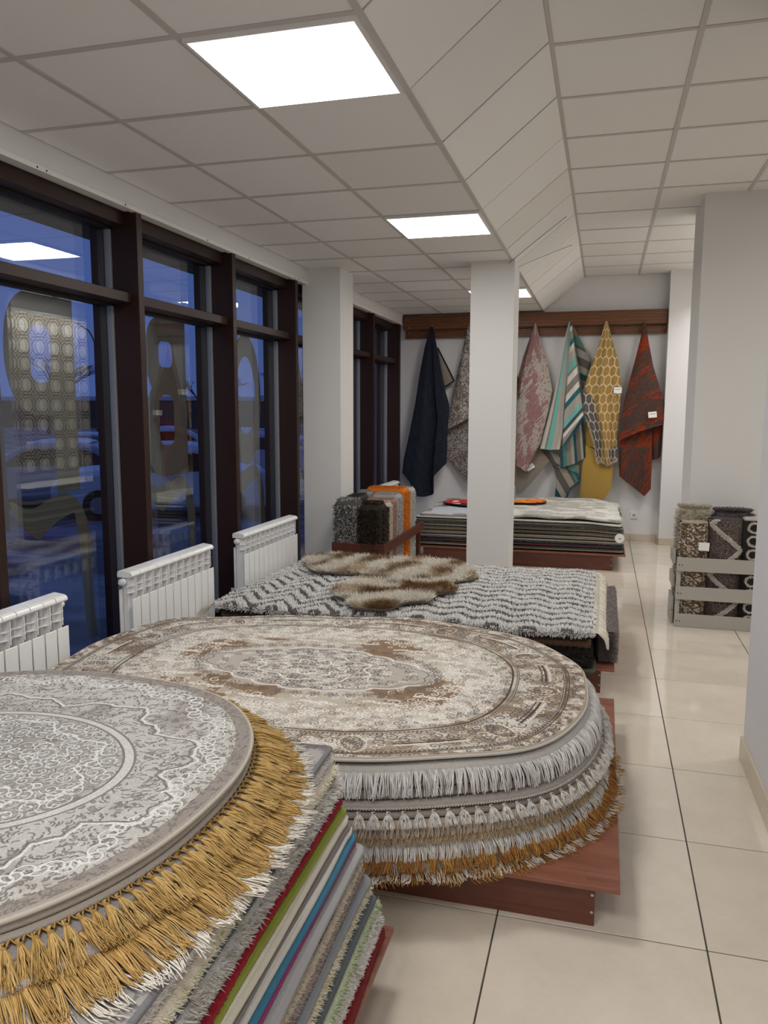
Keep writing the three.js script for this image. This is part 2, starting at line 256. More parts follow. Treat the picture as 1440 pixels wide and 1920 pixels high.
// sampler(i, r) -> { p: [x,y,z], d: [x,y,z], len, w, c: [r,g,b] }
function fibres(name, parent, n, seed, sampler, label) {
  const r = rng(seed), im = new THREE.InstancedMesh(FIBRE, fibreMat, n), m = new THREE.Matrix4(), q = new THREE.Quaternion(), up = new THREE.Vector3(0, 1, 0), d = new THREE.Vector3(), p = new THREE.Vector3(), s = new THREE.Vector3(), c = new THREE.Color(), spin = new THREE.Quaternion();
  for (let i = 0; i < n; i++) { const f = sampler(i, r); d.set(...f.d).normalize(); q.setFromUnitVectors(up, d); spin.setFromAxisAngle(up, r() * 6.283); q.multiply(spin); p.set(...f.p); s.set(f.w, f.len, f.w); m.compose(p, q, s); im.setMatrixAt(i, m); c.setRGB(Math.min(0.93, f.c[0]), Math.min(0.93, f.c[1]), Math.min(0.93, f.c[2])); im.setColorAt(i, c); }
  im.name = name; im.userData.kind = 'stuff'; if (label) im.userData.label = label; parent.add(im); return im;
}
const rgb = (hex) => { const c = lin(hex); return [c.r, c.g, c.b]; };
const shade = (c, k) => [c[0] * k, c[1] * k, c[2] * k];

// many thin strands in one geometry
class Strands {
  constructor() { this.p = []; this.n = []; this.c = []; this.i = []; }
  add(pts, r0, r1, col) {
    const base = this.p.length / 3, N = pts.length;
    for (let k = 0; k < N; k++) {
      const a = pts[Math.max(0, k - 1)], b = pts[Math.min(N - 1, k + 1)]; let tx = b[0] - a[0], ty = b[1] - a[1], tz = b[2] - a[2]; const l = Math.hypot(tx, ty, tz) || 1; tx /= l; ty /= l; tz /= l;
      let ux = tz, uy = 0, uz = -tx; const ul = Math.hypot(ux, uz); if (ul < 1e-3) { ux = 1; uz = 0; } else { ux /= ul; uz /= ul; }
      const vx = ty * uz - tz * uy, vy = tz * ux - tx * uz, vz = tx * uy - ty * ux, r = lerp(r0, r1, k / (N - 1));
      for (let s = 0; s < 3; s++) { const q = s * 2.0944, cs = Math.cos(q), sn = Math.sin(q), nx = ux * cs + vx * sn, ny = uy * cs + vy * sn, nz = uz * cs + vz * sn; this.p.push(pts[k][0] + nx * r, pts[k][1] + ny * r, pts[k][2] + nz * r); this.n.push(nx, ny, nz); this.c.push(...col); }
    }
    for (let k = 0; k < N - 1; k++) for (let s = 0; s < 3; s++) { const a = base + k * 3 + s, b = base + k * 3 + (s + 1) % 3; this.i.push(a, b, a + 3, b, b + 3, a + 3); }
  }
  build() { const g = new THREE.BufferGeometry(); g.setAttribute('position', new THREE.Float32BufferAttribute(this.p, 3)); g.setAttribute('normal', new THREE.Float32BufferAttribute(this.n, 3)); g.setAttribute('color', new THREE.Float32BufferAttribute(this.c, 3)); g.setAttribute('uv', new THREE.Float32BufferAttribute(new Float32Array(this.p.length / 3 * 2), 2)); g.setIndex(this.i); return g; }
}
const yarn = std({ color: 0xffffff, vertexColors: true, roughness: 0.8 });

// outlines: closed lists of [x, z]
function superOval(cx, cz, a, b, n, rot = 0, N = 128) { const o = []; for (let i = 0; i < N; i++) { const t = i / N * 2 * Math.PI, c = Math.cos(t), s = Math.sin(t), k = Math.pow(Math.pow(Math.abs(c), n) + Math.pow(Math.abs(s), n), -1 / n), x = a * c * k, z = b * s * k; o.push([cx + x * Math.cos(rot) - z * Math.sin(rot), cz + x * Math.sin(rot) + z * Math.cos(rot)]); } return o; }
function roundRect(x0, x1, z0, z1, r = 0.02, wob = 0, seed = 1, step = 0.06) {
  const o = [], rn = rng(seed), ph = [rn() * 6, rn() * 6, rn() * 6, rn() * 6], put = (x, z, nx, nz, s, k) => { const w = wob * (Math.sin(s * 7 + ph[k]) + 0.5 * Math.sin(s * 17 + ph[3 - k])); o.push([x + nx * w, z + nz * w]); };
  const arc = (cx, cz, a0) => { for (let k = 1; k < 4; k++) { const a = a0 + k * Math.PI / 8; o.push([cx + r * Math.cos(a), cz + r * Math.sin(a)]); } };
  const nz = Math.max(2, Math.round((z1 - z0) / step)), nx = Math.max(2, Math.round((x1 - x0) / step));
  for (let i = 0; i <= nz; i++) put(x1, lerp(z0 + r, z1 - r, i / nz), 1, 0, i / nz, 0); arc(x1 - r, z1 - r, 0);
  for (let i = 0; i <= nx; i++) put(lerp(x1 - r, x0 + r, i / nx), z1, 0, 1, i / nx, 1); arc(x0 + r, z1 - r, Math.PI / 2);
  for (let i = 0; i <= nz; i++) put(x0, lerp(z1 - r, z0 + r, i / nz), -1, 0, i / nz, 2); arc(x0 + r, z0 + r, Math.PI);
  for (let i = 0; i <= nx; i++) put(lerp(x0 + r, x1 - r, i / nx), z0, 0, -1, i / nx, 3); arc(x1 - r, z0 + r, Math.PI * 1.5);
  return o;
}
function turn(o, ang, cx, cz) { const c = Math.cos(ang), s = Math.sin(ang); return o.map(([x, z]) => [cx + (x - cx) * c - (z - cz) * s, cz + (x - cx) * s + (z - cz) * c]); }
function normals2(o) { const N = o.length; return o.map((p, i) => { const a = o[(i + N - 1) % N], b = o[(i + 1) % N], tx = b[0] - a[0], tz = b[1] - a[1], l = Math.hypot(tx, tz) || 1; return [tz / l, -tx / l]; }); }
function pathOf(o) { const N = o.length, nn = normals2(o), len = [0]; for (let i = 0; i < N; i++) len.push(len[i] + Math.hypot(o[(i + 1) % N][0] - o[i][0], o[(i + 1) % N][1] - o[i][1])); const L = len[N];
  return { L, at(s) { s = ((s % L) + L) % L; let lo = 0, hi = N; while (hi - lo > 1) { const m = (lo + hi) >> 1; if (len[m] <= s) lo = m; else hi = m; } const t = (s - len[lo]) / (len[lo + 1] - len[lo] || 1), a = o[lo], b = o[(lo + 1) % N], n0 = nn[lo], n1 = nn[(lo + 1) % N]; let nx = lerp(n0[0], n1[0], t), nz = lerp(n0[1], n1[1], t); const l = Math.hypot(nx, nz) || 1; return { x: lerp(a[0], b[0], t), z: lerp(a[1], b[1], t), nx: nx / l, nz: nz / l }; } }; }
// slab of a rug: y is its underside, th its thickness; h lifts the surface. Returns the top and the edge with underside as two geometries.
function slab(o, y, th, { h = () => 0, rings = 3, uv = null } = {}) {
  const N = o.length, nn = normals2(o), r = th / 2; let cx = 0, cz = 0, x0 = 1e9, x1 = -1e9, z0 = 1e9, z1 = -1e9;
  for (const [x, z] of o) { cx += x / N; cz += z / N; x0 = Math.min(x0, x); x1 = Math.max(x1, x); z0 = Math.min(z0, z); z1 = Math.max(z1, z); }
  const inner = o.map(([x, z], i) => [x - nn[i][0] * r, z - nn[i][1] * r]);
  const UV = (x, z) => uv === 'unit' ? [(x - x0) / (x1 - x0), (z1 - z) / (z1 - z0)] : [x, -z];
  const tp = [], tu = [], ti = []; const P = (x, z) => { tp.push(x, y + th + h(x, z), z); tu.push(...UV(x, z)); };
  P(cx, cz); for (let k = 1; k <= rings; k++) for (let i = 0; i < N; i++) P(lerp(cx, inner[i][0], k / rings), lerp(cz, inner[i][1], k / rings));
  for (let i = 0; i < N; i++) ti.push(0, 1 + (i + 1) % N, 1 + i);
  for (let k = 1; k < rings; k++) for (let i = 0; i < N; i++) { const a = 1 + (k - 1) * N + i, b = 1 + (k - 1) * N + (i + 1) % N; ti.push(a, b, a + N, b, b + N, a + N); }
  const top = new THREE.BufferGeometry(); top.setAttribute('position', new THREE.Float32BufferAttribute(tp, 3)); top.setAttribute('uv', new THREE.Float32BufferAttribute(tu, 2)); top.setIndex(ti); top.computeVertexNormals();
  const ep = [], eu = [], ei = [], S = 6; let run = 0;
  for (let i = 0; i <= N; i++) { const j = i % N; if (i) run += Math.hypot(o[j][0] - o[(i - 1)][0], o[j][1] - o[(i - 1)][1]);
    const hh = h(o[j][0], o[j][1]);
    for (let k = 0; k <= S; k++) { const a = Math.PI / 2 - k / S * Math.PI; ep.push(inner[j][0] + nn[j][0] * r * Math.cos(a), y + r + r * Math.sin(a) + hh, inner[j][1] + nn[j][1] * r * Math.cos(a)); eu.push(run, k / S * th * 1.57); } }
  for (let i = 0; i < N; i++) for (let k = 0; k < S; k++) { const a = i * (S + 1) + k, b = a + S + 1; ei.push(a, b, a + 1, b, b + 1, a + 1); }
  const c0 = ep.length / 3; ep.push(cx, y + h(cx, cz), cz); eu.push(0, 0); for (let i = 0; i < N; i++) ei.push(c0, i * (S + 1) + S, (i + 1) * (S + 1) + S);
  const edge = new THREE.BufferGeometry(); edge.setAttribute('position', new THREE.Float32BufferAttribute(ep, 3)); edge.setAttribute('uv', new THREE.Float32BufferAttribute(eu, 2)); edge.setIndex(ei); edge.computeVertexNormals();
  return { top, edge };
}
const pileMats = {};
function pileMat(hex, rough = 0.95, bump = 0.0025) { const k = hex + rough + bump; return pileMats[k] ??= std({ color: lin(hex), roughness: rough, bumpMap: rep(T.fine, 6), bumpScale: bump }); }
function rug(label, o, y, th, { top, edge, h, rings, uv, group, name = 'rug' } = {}) {
  const t = thing(name, label, 'rug', [0, 0, 0], group), g = slab(o, y, th, { h, rings, uv });
  mesh('pile', g.top, top, t); mesh('edge', g.edge, edge ?? top, t); return t;
}
// fringe of loose strands round a rug (or along from s0 to s1)
function fringe(parent, o, y, { len = 0.08, step = 0.004, out = 0.6, drop = 0.05, cols, r0 = 0.0016, r1 = 0.0008, seed = 1, clump = 5, s0 = 0, s1 = null, minY = -1, h = () => 0, jit = 0.3, name = 'fringe', kill = 0 }) {
  const P = pathOf(o), st = new Strands(), r = rng(seed), end = s1 ?? P.L; let k = 0, cj = 0, co = 0, cc = 0, cl = 1;
  for (let s = s0; s < end; s += step) {
    if (k++ % clump === 0) { cj = (r() - 0.5) * 0.03 * jit * 3; co = (r() - 0.5) * 0.35 * jit; cc = 0.94 + 0.16 * r(); cl = 0.85 + 0.25 * r(); }
    if (r() < kill) continue;
    const e = P.at(s), sid = cj + (r() - 0.5) * 0.02 * jit * 2, L = len * cl * (0.88 + 0.2 * r()), O = out + co * 0.5, y0 = y + h(e.x, e.z) + (r() - 0.5) * 0.004, tx = -e.nz, tz = e.nx, pts = [];
    const D = drop * (0.9 + 0.2 * r());
    for (const t of [0, 0.3, 0.65, 1]) { const ou = L * O * Math.sin(t * 1.4) / 0.985, dn = D * Math.pow(t, 1.6); const si = sid * t * (0.6 + 0.6 * t) + Math.sin(t * 5 + s * 300) * 0.0015; pts.push([e.x + e.nx * ou + tx * si, Math.max(minY + r() * 0.006, y0 - dn), e.z + e.nz * ou + tz * si]); }
    const col = cols[Math.floor(r() * cols.length)], b = cc * (0.9 + 0.2 * r());
    st.add(pts, r0, r1, shade(col, b));
  }
  const m = mesh(name, st.build(), yarn, parent); m.userData.kind = 'stuff'; return m;
}
// tassel hanging down from the origin, leaning to +z; four variants share geometry
function tasselGeos(cols, { n = 46, len = 0.085, w = 0.013, head = 0.012, seed = 3, flare = 1 } = {}) {
  return [0, 1, 2, 3].map((v) => { const r = rng(seed + v * 17), st = new Strands();
    for (let i = 0; i < n; i++) { const a = r() * 6.283, q = Math.sqrt(r()), x = Math.cos(a) * q, z = Math.sin(a) * q * 0.6, L = len * (0.85 + 0.22 * r()), c = shade(cols[Math.floor(r() * cols.length)], 0.85 + 0.3 * r()), sw = (r() - 0.5) * 0.012 * flare;
      st.add([[x * w * 0.35, 0, z * w * 0.35], [x * w * 0.3, -head, z * w * 0.3], [x * w * 0.85, -head - (L - head) * 0.3, z * w * 0.85 + 0.002], [x * w * 1.05 + sw * 0.5, -head - (L - head) * 0.65, z * w * 1.05], [x * w * 1.15 + sw, -L, z * w * 1.15]], 0.0011, 0.0007, c); }
    for (let k = 0; k < 3; k++) { const ring = []; for (let i = 0; i <= 10; i++) { const a = i / 10 * 6.283; ring.push([Math.cos(a) * w * 0.36, -head * 0.8 - k * 0.0018, Math.sin(a) * w * 0.3]); } st.add(ring, 0.0012, 0.0012, shade(cols[0], 0.8)); }
    return st.build(); });
}

// ---------------------------------------------------------------- woven patterns
function scroll(g, x, y, r, a, dir, turns = 1.3) { g.beginPath(); const n = 18; for (let i = 0; i <= n; i++) { const t = i / n, q = a + dir * t * turns * 6.283, rr = r * (1 - 0.82 * t), px = x + Math.cos(q) * rr, py = y + Math.sin(q) * rr; i ? g.lineTo(px, py) : g.moveTo(px, py); } g.stroke(); }
function speckle(g, w, h, amp, seed, cell = 2) { const d = g.getImageData(0, 0, w, h), a = d.data; for (let y = 0; y < h; y++) for (let x = 0; x < w; x++) { const i = (y * w + x) * 4, n = 1 + amp * (noise(x / cell, y / cell, seed) - 0.5) * 2; a[i] *= n; a[i + 1] *= n; a[i + 2] *= n; } g.putImageData(d, 0, 0); }
const css = (c, a = 1) => `rgba(${c[0] | 0},${c[1] | 0},${c[2] | 0},${a})`;

// faded medallion carpet, unit square over the oval (W : H = 1.31 : 1)
T.medallion = draw(2048, 1564, (g, W, H) => {
  const cx = W / 2, cy = H / 2, A = W / 2, B = H / 2, r = rng(77), n = 2.5;
  const E = (x, y) => Math.pow(Math.pow(Math.abs((x - cx) / A), n) + Math.pow(Math.abs((y - cy) / B), n), 1 / n);
  const img = g.createImageData(W, H), d = img.data;
  const cream = [208, 201, 188], beige = [186, 173, 155], taupe = [164, 148, 130], brown = [138, 113, 88], pale = [194, 185, 171];
  for (let y = 0; y < H; y++) for (let x = 0; x < W; x++) {
    const e = E(x, y), f1 = fbm(x / 110, y / 60, 4, 3), f2 = fbm(x / 50 + 9, y / 16, 3, 8), f3 = fbm(x / 330 + 4, y / 190 + 2, 4, 15); let c;
    if (e > 0.955) c = mix3(pale, taupe, sstep(0.4, 0.6, f2));
    else if (e > 0.72) { c = mix3(cream, taupe, sstep(0.4, 0.62, f1 * 0.6 + f3 * 0.4)); c = mix3(c, brown, sstep(0.58, 0.7, f3 * 0.7 + f1 * 0.3) * 0.6); }
    else { c = mix3(pale, cream, sstep(0.4, 0.62, f1)); const patch = fbm(x / 240 + 31, y / 120 + 7, 3, 51) + 0.16 * (f2 - 0.5) + 0.05 * (hash2(x >> 3, y >> 6, 5) - 0.5); if (e < 0.58) { c = mix3(c, beige, sstep(0.46, 0.48, patch)); c = mix3(c, brown, sstep(0.575, 0.585, patch)); } }
    const i = (y * W + x) * 4; d[i] = c[0]; d[i + 1] = c[1]; d[i + 2] = c[2]; d[i + 3] = 255;
  }
  g.putImageData(img, 0, 0);
  const ringPt = (e, t) => { const c = Math.cos(t), s = Math.sin(t), k = Math.pow(Math.pow(Math.abs(c), n) + Math.pow(Math.abs(s), n), -1 / n); return [cx + A * e * c * k, cy + B * e * s * k]; };
  const ring = (e, w, col, dash, t0 = 0, t1 = 6.2832) => { g.strokeStyle = col; g.lineWidth = w; g.setLineDash(dash ?? []); g.beginPath(); for (let i = 0; i <= 360; i++) { const [x, y] = ringPt(e, lerp(t0, t1, i / 360)); i ? g.lineTo(x, y) : g.moveTo(x, y); } g.stroke(); g.setLineDash([]); };
  // curls laid out along rings in rows, each with a stem, so that they read as vines
  const lace = (e0, e1, rows, per, sz, cols, lw, turns = 1.15) => { for (let k = 0; k < rows; k++) for (let i = 0; i < per; i++) { const e = lerp(e0, e1, (k + 0.5 + (r() - 0.5) * 0.9) / rows), t = (i + (k & 1) * 0.5 + (r() - 0.5) * 0.7) / per * 6.2832, [x, y] = ringPt(e, t); g.strokeStyle = cols[Math.floor(r() * cols.length)]; g.lineWidth = lw * (0.75 + 0.5 * r()); scroll(g, x, y, sz * (0.7 + 0.6 * r()), r() * 6.28, (i + k) & 1 ? 1 : -1, turns); } };
  const dk = 'rgba(70,58,50,0.92)', dk2 = 'rgba(96,82,72,0.85)', lt = 'rgba(238,233,224,0.95)', bl = 'rgba(92,92,98,0.9)', be = 'rgba(150,136,120,0.8)';
  g.lineCap = 'round';
  lace(0.5, 0.7, 7, 120, 19, [lt, lt, lt, be], 4.2);
  lace(0.34, 0.52, 3, 44, 20, [lt, be], 4);
  lace(0.66, 0.735, 2, 150, 13, [dk2, bl, lt], 3.4);
  lace(0.765, 0.915, 5, 150, 20, [dk2, lt, 'rgba(120,100,82,0.85)', lt, dk2, bl], 3.8);
  lace(0.945, 0.975, 2, 210, 11, [dk2, lt, dk], 3.4);
  for (const [e, w] of [[0.738, 7], [0.757, 9], [0.922, 8], [0.937, 4]]) ring(e, w, dk);
  ring(0.757, 4, lt, [6, 8]); ring(0.922, 3.4, lt, [6, 8]); ring(0.9295, 6, 'rgba(70,58,50,0.7)', [8, 8]);
  for (let i = 0; i < 11; i++) { const t0 = i / 11 * 6.2832 + 0.2; ring(0.842, 4, dk, null, t0, t0 + 0.26); ring(0.856, 8, dk, null, t0, t0 + 0.26); ring(0.87, 10, 'rgba(226,219,206,0.9)', null, t0, t0 + 0.26); }
  // cartouches with beaded outlines in the border
  for (let i = 0; i < 11; i++) { const t0 = (i + 0.86) / 11 * 6.2832 + 0.1, [x, y] = ringPt(0.845, t0); g.strokeStyle = 'rgba(238,233,224,0.7)'; g.lineWidth = 8; g.setLineDash([4, 11]); g.beginPath(); g.ellipse(x, y, 62, 40, t0, 0, 6.3); g.stroke(); g.setLineDash([]); g.strokeStyle = dk2; g.lineWidth = 3.4; g.beginPath(); g.ellipse(x, y, 48, 29, t0, 0, 6.3); g.stroke(); for (let k = 0; k < 5; k++) scroll(g, x + (r() - 0.5) * 60, y + (r() - 0.5) * 36, 15, r() * 6, 1); }
  for (let i = 0; i < 90; i++) { const [x, y] = ringPt(0.982, i / 90 * 6.2832); g.fillStyle = i % 2 ? 'rgba(124,102,82,0.8)' : 'rgba(228,221,208,0.9)'; g.beginPath(); g.ellipse(x, y, 17, 8, i / 90 * 6.2832 + 1.2, 0, 6.3); g.fill(); }
  // centre medallion
  g.save(); g.translate(cx, cy); g.scale(1.08, 0.72);
  const outline = (k) => { g.beginPath(); for (let i = 0; i <= 144; i++) { const t = i / 144 * 6.2832, rr = k * (320 + 24 * Math.abs(Math.sin(t * 9)) + 110 * Math.pow(Math.abs(Math.cos(t)), 8)); const px = Math.cos(t) * rr, py = Math.sin(t) * rr; i ? g.lineTo(px, py) : g.moveTo(px, py); } };
  outline(1); g.fillStyle = 'rgba(188,180,170,0.95)'; g.fill(); g.strokeStyle = lt; g.lineWidth = 9; g.stroke(); outline(0.93); g.strokeStyle = bl; g.lineWidth = 4; g.stroke();
  for (let k = 0; k < 8; k++) for (let i = 0; i < 16 + k * 9; i++) { const q = 40 + k * 37 + (r() - 0.5) * 20, t = (i + r() * 0.6) / (16 + k * 9) * 6.2832; g.strokeStyle = [bl, 'rgba(66,66,72,0.9)', lt, dk2, lt][Math.floor(r() * 5)]; g.lineWidth = 3 + 2.2 * r(); scroll(g, Math.cos(t) * q * (k > 6 ? 1 + 0.2 * Math.pow(Math.abs(Math.cos(t)), 8) : 1), Math.sin(t) * q, 14 + 8 * r(), r() * 6.28, i & 1 ? 1 : -1, 1.1); }
  g.strokeStyle = lt; g.lineWidth = 8; for (const rr of [105, 200]) { g.beginPath(); for (let i = 0; i <= 96; i++) { const t = i / 96 * 6.2832, q = rr + 20 * Math.sin(t * 8); i ? g.lineTo(Math.cos(t) * q, Math.sin(t) * q) : g.moveTo(Math.cos(t) * q, Math.sin(t) * q); } g.stroke(); }
  g.restore();
  // ring of rosettes round the medallion
  for (let i = 0; i < 46; i++) { const t = i / 46 * 6.2832, x = cx + Math.cos(t) * 480, y = cy + Math.sin(t) * 275; g.strokeStyle = i % 3 ? dk2 : bl; g.lineWidth = 3.6; for (let k = 0; k < 5; k++) scroll(g, x + Math.cos(k * 1.26) * 13, y + Math.sin(k * 1.26) * 11, 12, k * 1.3, 1, 1); }
  // chains of pale beads that cross the brown patches
  for (let i = 0; i < 16; i++) { const t = i / 16 * 6.2832 + 0.15, x = cx + Math.cos(t) * 590, y = cy + Math.sin(t) * 350; g.strokeStyle = lt; g.lineWidth = 6; for (let k = -3; k <= 3; k++) { g.beginPath(); g.ellipse(x + k * 19, y + 5 * Math.sin(k * 1.7 + i), 10, 6, 0, 0, 6.3); g.stroke(); } }
  speckle(g, W, H, 0.1, 5);
});
T.medBump = gray(512, 512, (x, y) => 255 * pfbm(x / 8, y / 8, 64, 3, 90));

// carved silver carpet of the near stack: colour and relief from one drawing
function carved(g, W, H, relief) {
  const r = rng(99), cx = W / 2, cy = H / 2, R = W / 2;
  const img = g.createImageData(W, H), d = img.data, n = 2.33;
  for (let y = 0; y < H; y++) for (let x = 0; x < W; x++) { const e = Math.pow(Math.pow(Math.abs(x - cx) / R, n) + Math.pow(Math.abs(y - cy) / R, n), 1 / n); const f = fbm(x / 170, y / 170, 4, 61), q = fbm(x / 26, y / 26, 3, 66), v = sstep(0.5, 0.66, f); let c = relief ? [120, 120, 120] : mix3([196, 194, 188], [158, 152, 146], v * 0.8 + 0.2 * q); if (e > 0.94) c = relief ? [90, 90, 90] : [150, 142, 134]; const i = (y * W + x) * 4; d[i] = c[0]; d[i + 1] = c[1]; d[i + 2] = c[2]; d[i + 3] = 255; }
  g.putImageData(img, 0, 0);
  const dk = relief ? 'rgba(20,20,20,0.95)' : 'rgba(124,118,112,0.85)', lt = relief ? 'rgba(235,235,235,1)' : 'rgba(222,221,217,0.95)';
  const inRing = (x, y) => Math.hypot((x - cx) / (0.62 * R), (y - cy) / (0.47 * R));
  g.lineCap = 'round';
  // small carved dashes everywhere
  for (let i = 0; i < 9000; i++) { const x = r() * W, y = r() * H, e = Math.hypot(x - cx, y - cy) / R; if (e > 1.05) continue; g.strokeStyle = dk; g.lineWidth = 2.4 + 2 * r(); const a = fbm(x / 90, y / 90, 2, 71) * 12; g.beginPath(); g.arc(x, y, 6 + 7 * r(), a, a + 1.2 + r()); g.stroke(); }
  // light scrolls: inside the ring and in the rim
  for (let i = 0; i < 420; i++) { const t = r() * 6.2832, q = Math.sqrt(r()) * 0.92, x = cx + Math.cos(t) * q * 0.62 * R, y = cy + Math.sin(t) * q * 0.47 * R; g.strokeStyle = relief ? 'rgba(30,30,30,0.7)' : 'rgba(150,146,140,0.6)'; g.lineWidth = 9; scroll(g, x + 2, y + 3, 22 + 12 * r(), r() * 6.28, r() < 0.5 ? 1 : -1); g.strokeStyle = lt; g.lineWidth = 6; const s = r() * 6.28, dd = r() < 0.5 ? 1 : -1; scroll(g, x, y, 22 + 12 * r(), s, dd); }
  for (let i = 0; i < 170; i++) { const t = i / 170 * 6.2832, k = Math.pow(Math.pow(Math.abs(Math.cos(t)), n) + Math.pow(Math.abs(Math.sin(t)), n), -1 / n), e = 0.86 + 0.035 * Math.sin(t * 17); const x = cx + R * e * k * Math.cos(t), y = cy + R * e * k * Math.sin(t); g.strokeStyle = lt; g.lineWidth = 7; scroll(g, x, y, 26 + 8 * r(), t * 3 + r(), i % 2 ? 1 : -1, 1.2); }
  // ring and lobed branches
  const oval = (k, w, col, wave = 0, lob = 0) => { g.strokeStyle = col; g.lineWidth = w; g.beginPath(); for (let i = 0; i <= 200; i++) { const t = i / 200 * 6.2832, q = k * (1 + wave * Math.sin(lob * t) + wave * 0.45 * Math.sin(lob * 2.6 * t + 1) + wave * 0.3 * Math.abs(Math.sin(lob * 4 * t))); const x = cx + Math.cos(t) * q * 0.62 * R, y = cy + Math.sin(t) * q * 0.47 * R; i ? g.lineTo(x, y) : g.moveTo(x, y); } g.stroke(); };
  oval(1.0, 34, relief ? '#c8c8c8' : 'rgb(206,203,197)'); oval(1.035, 5, dk); oval(0.965, 5, dk);
  oval(1.33, 11, lt, 0.07, 9); oval(1.3, 5, dk, 0.07, 9); oval(0.78, 9, lt, 0.08, 7);
  if (!relief) speckle(g, W, H, 0.08, 31, 3);
}
T.carved = draw(1536, 1536, (g, W, H) => carved(g, W, H, false));
T.carvedBump = draw(1024, 1024, (g, W, H) => { const k = W / 1536; g.save(); carvedScaled(g, W, H); g.restore(); function carvedScaled() { const c = document.createElement('canvas'); c.width = 1536; c.height = 1536; carved(c.getContext('2d'), 1536, 1536, true); g.drawImage(c, 0, 0, 1536 * k, 1536 * k); } }, true);

// hanging rugs
T.navy = paint(256, 512, (x, y) => { const n = fbm(x / 14, y / 40, 3, 101), l = fbm(x / 3, y / 26, 2, 104); return mix3([34, 42, 62], [58, 70, 96], sstep(0.45, 0.75, n * 0.5 + l * 0.5)); });
T.mottle = paint(512, 512, (x, y) => { const a = pfbm(x / 64, y / 64, 8, 3, 111), b = pfbm(x / 6, y / 9, 85, 2, 115), c = pfbm(x / 5, y / 4, 102, 2, 118); let k = mix3([150, 142, 134], [112, 92, 82], sstep(0.42, 0.6, a)); k = mix3(k, [44, 42, 46], sstep(0.52, 0.62, b)); return mix3(k, [206, 200, 192], sstep(0.6, 0.68, c)); });
T.rose = paint(512, 768, (x, y) => { const a = fbm(x / 120, y / 90 + x / 300, 4, 121), b = fbm((x + y * 0.4) / 60, (y - x * 0.5) / 12, 3, 127), s = a * 0.62 + b * 0.42; let c = mix3([158, 118, 118], [182, 172, 162], sstep(0.50, 0.56, s)); c = mix3(c, [130, 104, 100], sstep(0.62, 0.7, fbm(x / 20, y / 8, 3, 131)) * 0.7); const t = 0.92 + 0.16 * hash2(x, y >> 1, 2); return [c[0] * t, c[1] * t, c[2] * t]; });
T.rust = paint(512, 768, (x, y) => { const u = x * 0.86 + y * 0.5, v = y * 0.86 - x * 0.5, a = fbm(u / 150, v / 34, 4, 141), b = fbm(u / 50, v / 5, 3, 147), s = a * 0.6 + b * 0.4; let c = mix3([92, 84, 82], [172, 74, 34], sstep(0.47, 0.55, s)); c = mix3(c, [120, 52, 30], sstep(0.58, 0.64, fbm(u / 12, v / 4, 2, 149)) * 0.8); const t = 0.9 + 0.2 * hash2(x, y, 2); return [c[0] * t, c[1] * t, c[2] * t]; });
const BANDS = [['#e6e2d8', 20], ['#8f8b80', 8], ['#79c4bb', 22], ['#b3aca0', 26, 1], ['#e6e2d8', 16], ['#2f7680', 14], ['#8b8478', 24, 1], ['#e9e5dc', 12], ['#4b5a5c', 12], ['#79c4bb', 16], ['#a59e92', 30, 1], ['#2b6d78', 16], ['#e6e2d8', 18], ['#6b665e', 22, 1]];
T.stripes = (() => { const tot = BANDS.reduce((a, b) => a + b[1], 0), ed = []; let s = 0; for (const b of BANDS) { const c = new THREE.Color(b[0]).convertLinearToSRGB(); ed.push([s / tot, [c.r * 255, c.g * 255, c.b * 255], b[2]]); s += b[1]; } return paint(512, 256, (x, y) => { const u = x / 512; let e = ed[0]; for (const q of ed) if (u >= q[0]) e = q; let c = e[1]; if (e[2]) { const z = ((y + Math.abs((x % 16) - 8)) % 8) < 4; c = z ? c : mix3(c, [226, 220, 208], 0.55); } const t = 0.93 + 0.14 * hash2(x >> 1, y, 7); return [c[0] * t, c[1] * t, c[2] * t]; }); })();
function hexTex(field, line, fine) { const W = 384, H = 664; return draw(W, H, (g) => { g.fillStyle = field; g.fillRect(0, 0, W, H); const R = 64, w = R * Math.sqrt(3), hgt = R * 1.5; g.lineJoin = 'round';
  const sx = W / (w * 3.4641), kx = W / (Math.round(W / w) * w), ky = H / (Math.round(H / hgt / 2) * 2 * hgt); g.save(); g.scale(kx, ky);
  for (let j = -1; j < 9; j++) for (let i = -1; i < 6; i++) { const x = (i + (j & 1 ? 0.5 : 0)) * w, y = j * hgt; const hx = (r) => { g.beginPath(); for (let k = 0; k < 6; k++) { const a = Math.PI / 6 + k * Math.PI / 3; k ? g.lineTo(x + r * Math.cos(a), y + r * Math.sin(a)) : g.moveTo(x + r * Math.cos(a), y + r * Math.sin(a)); } g.closePath(); }; hx(R); g.strokeStyle = line; g.lineWidth = 13; g.stroke(); hx(R * 0.62); g.strokeStyle = fine; g.lineWidth = 7; g.stroke(); hx(R * 0.3); g.stroke(); }
  g.restore(); speckle(g, W, H, 0.12, 17); }); }
T.honey = hexTex('#bf9a55', '#e6d9b8', 'rgba(150,112,60,0.55)');
T.greyHex = hexTex('#77706e', '#d8d2c6', 'rgba(60,56,58,0.6)');
T.gold = paint(256, 256, (x, y) => { const z = ((x >> 3) + (y >> 3)) % 2, k = ((x % 8) + (y % 8)) % 6 < 3; const t = 0.9 + 0.2 * hash2(x, y, 3); return z ^ k ? [200 * t, 166 * t, 84 * t] : [176 * t, 140 * t, 64 * t]; });
T.backing = paint(256, 256, (x, y) => { const t = 0.88 + 0.2 * pfbm(x / 4, y / 4, 64, 2, 150); return [150 * t, 140 * t, 126 * t]; });
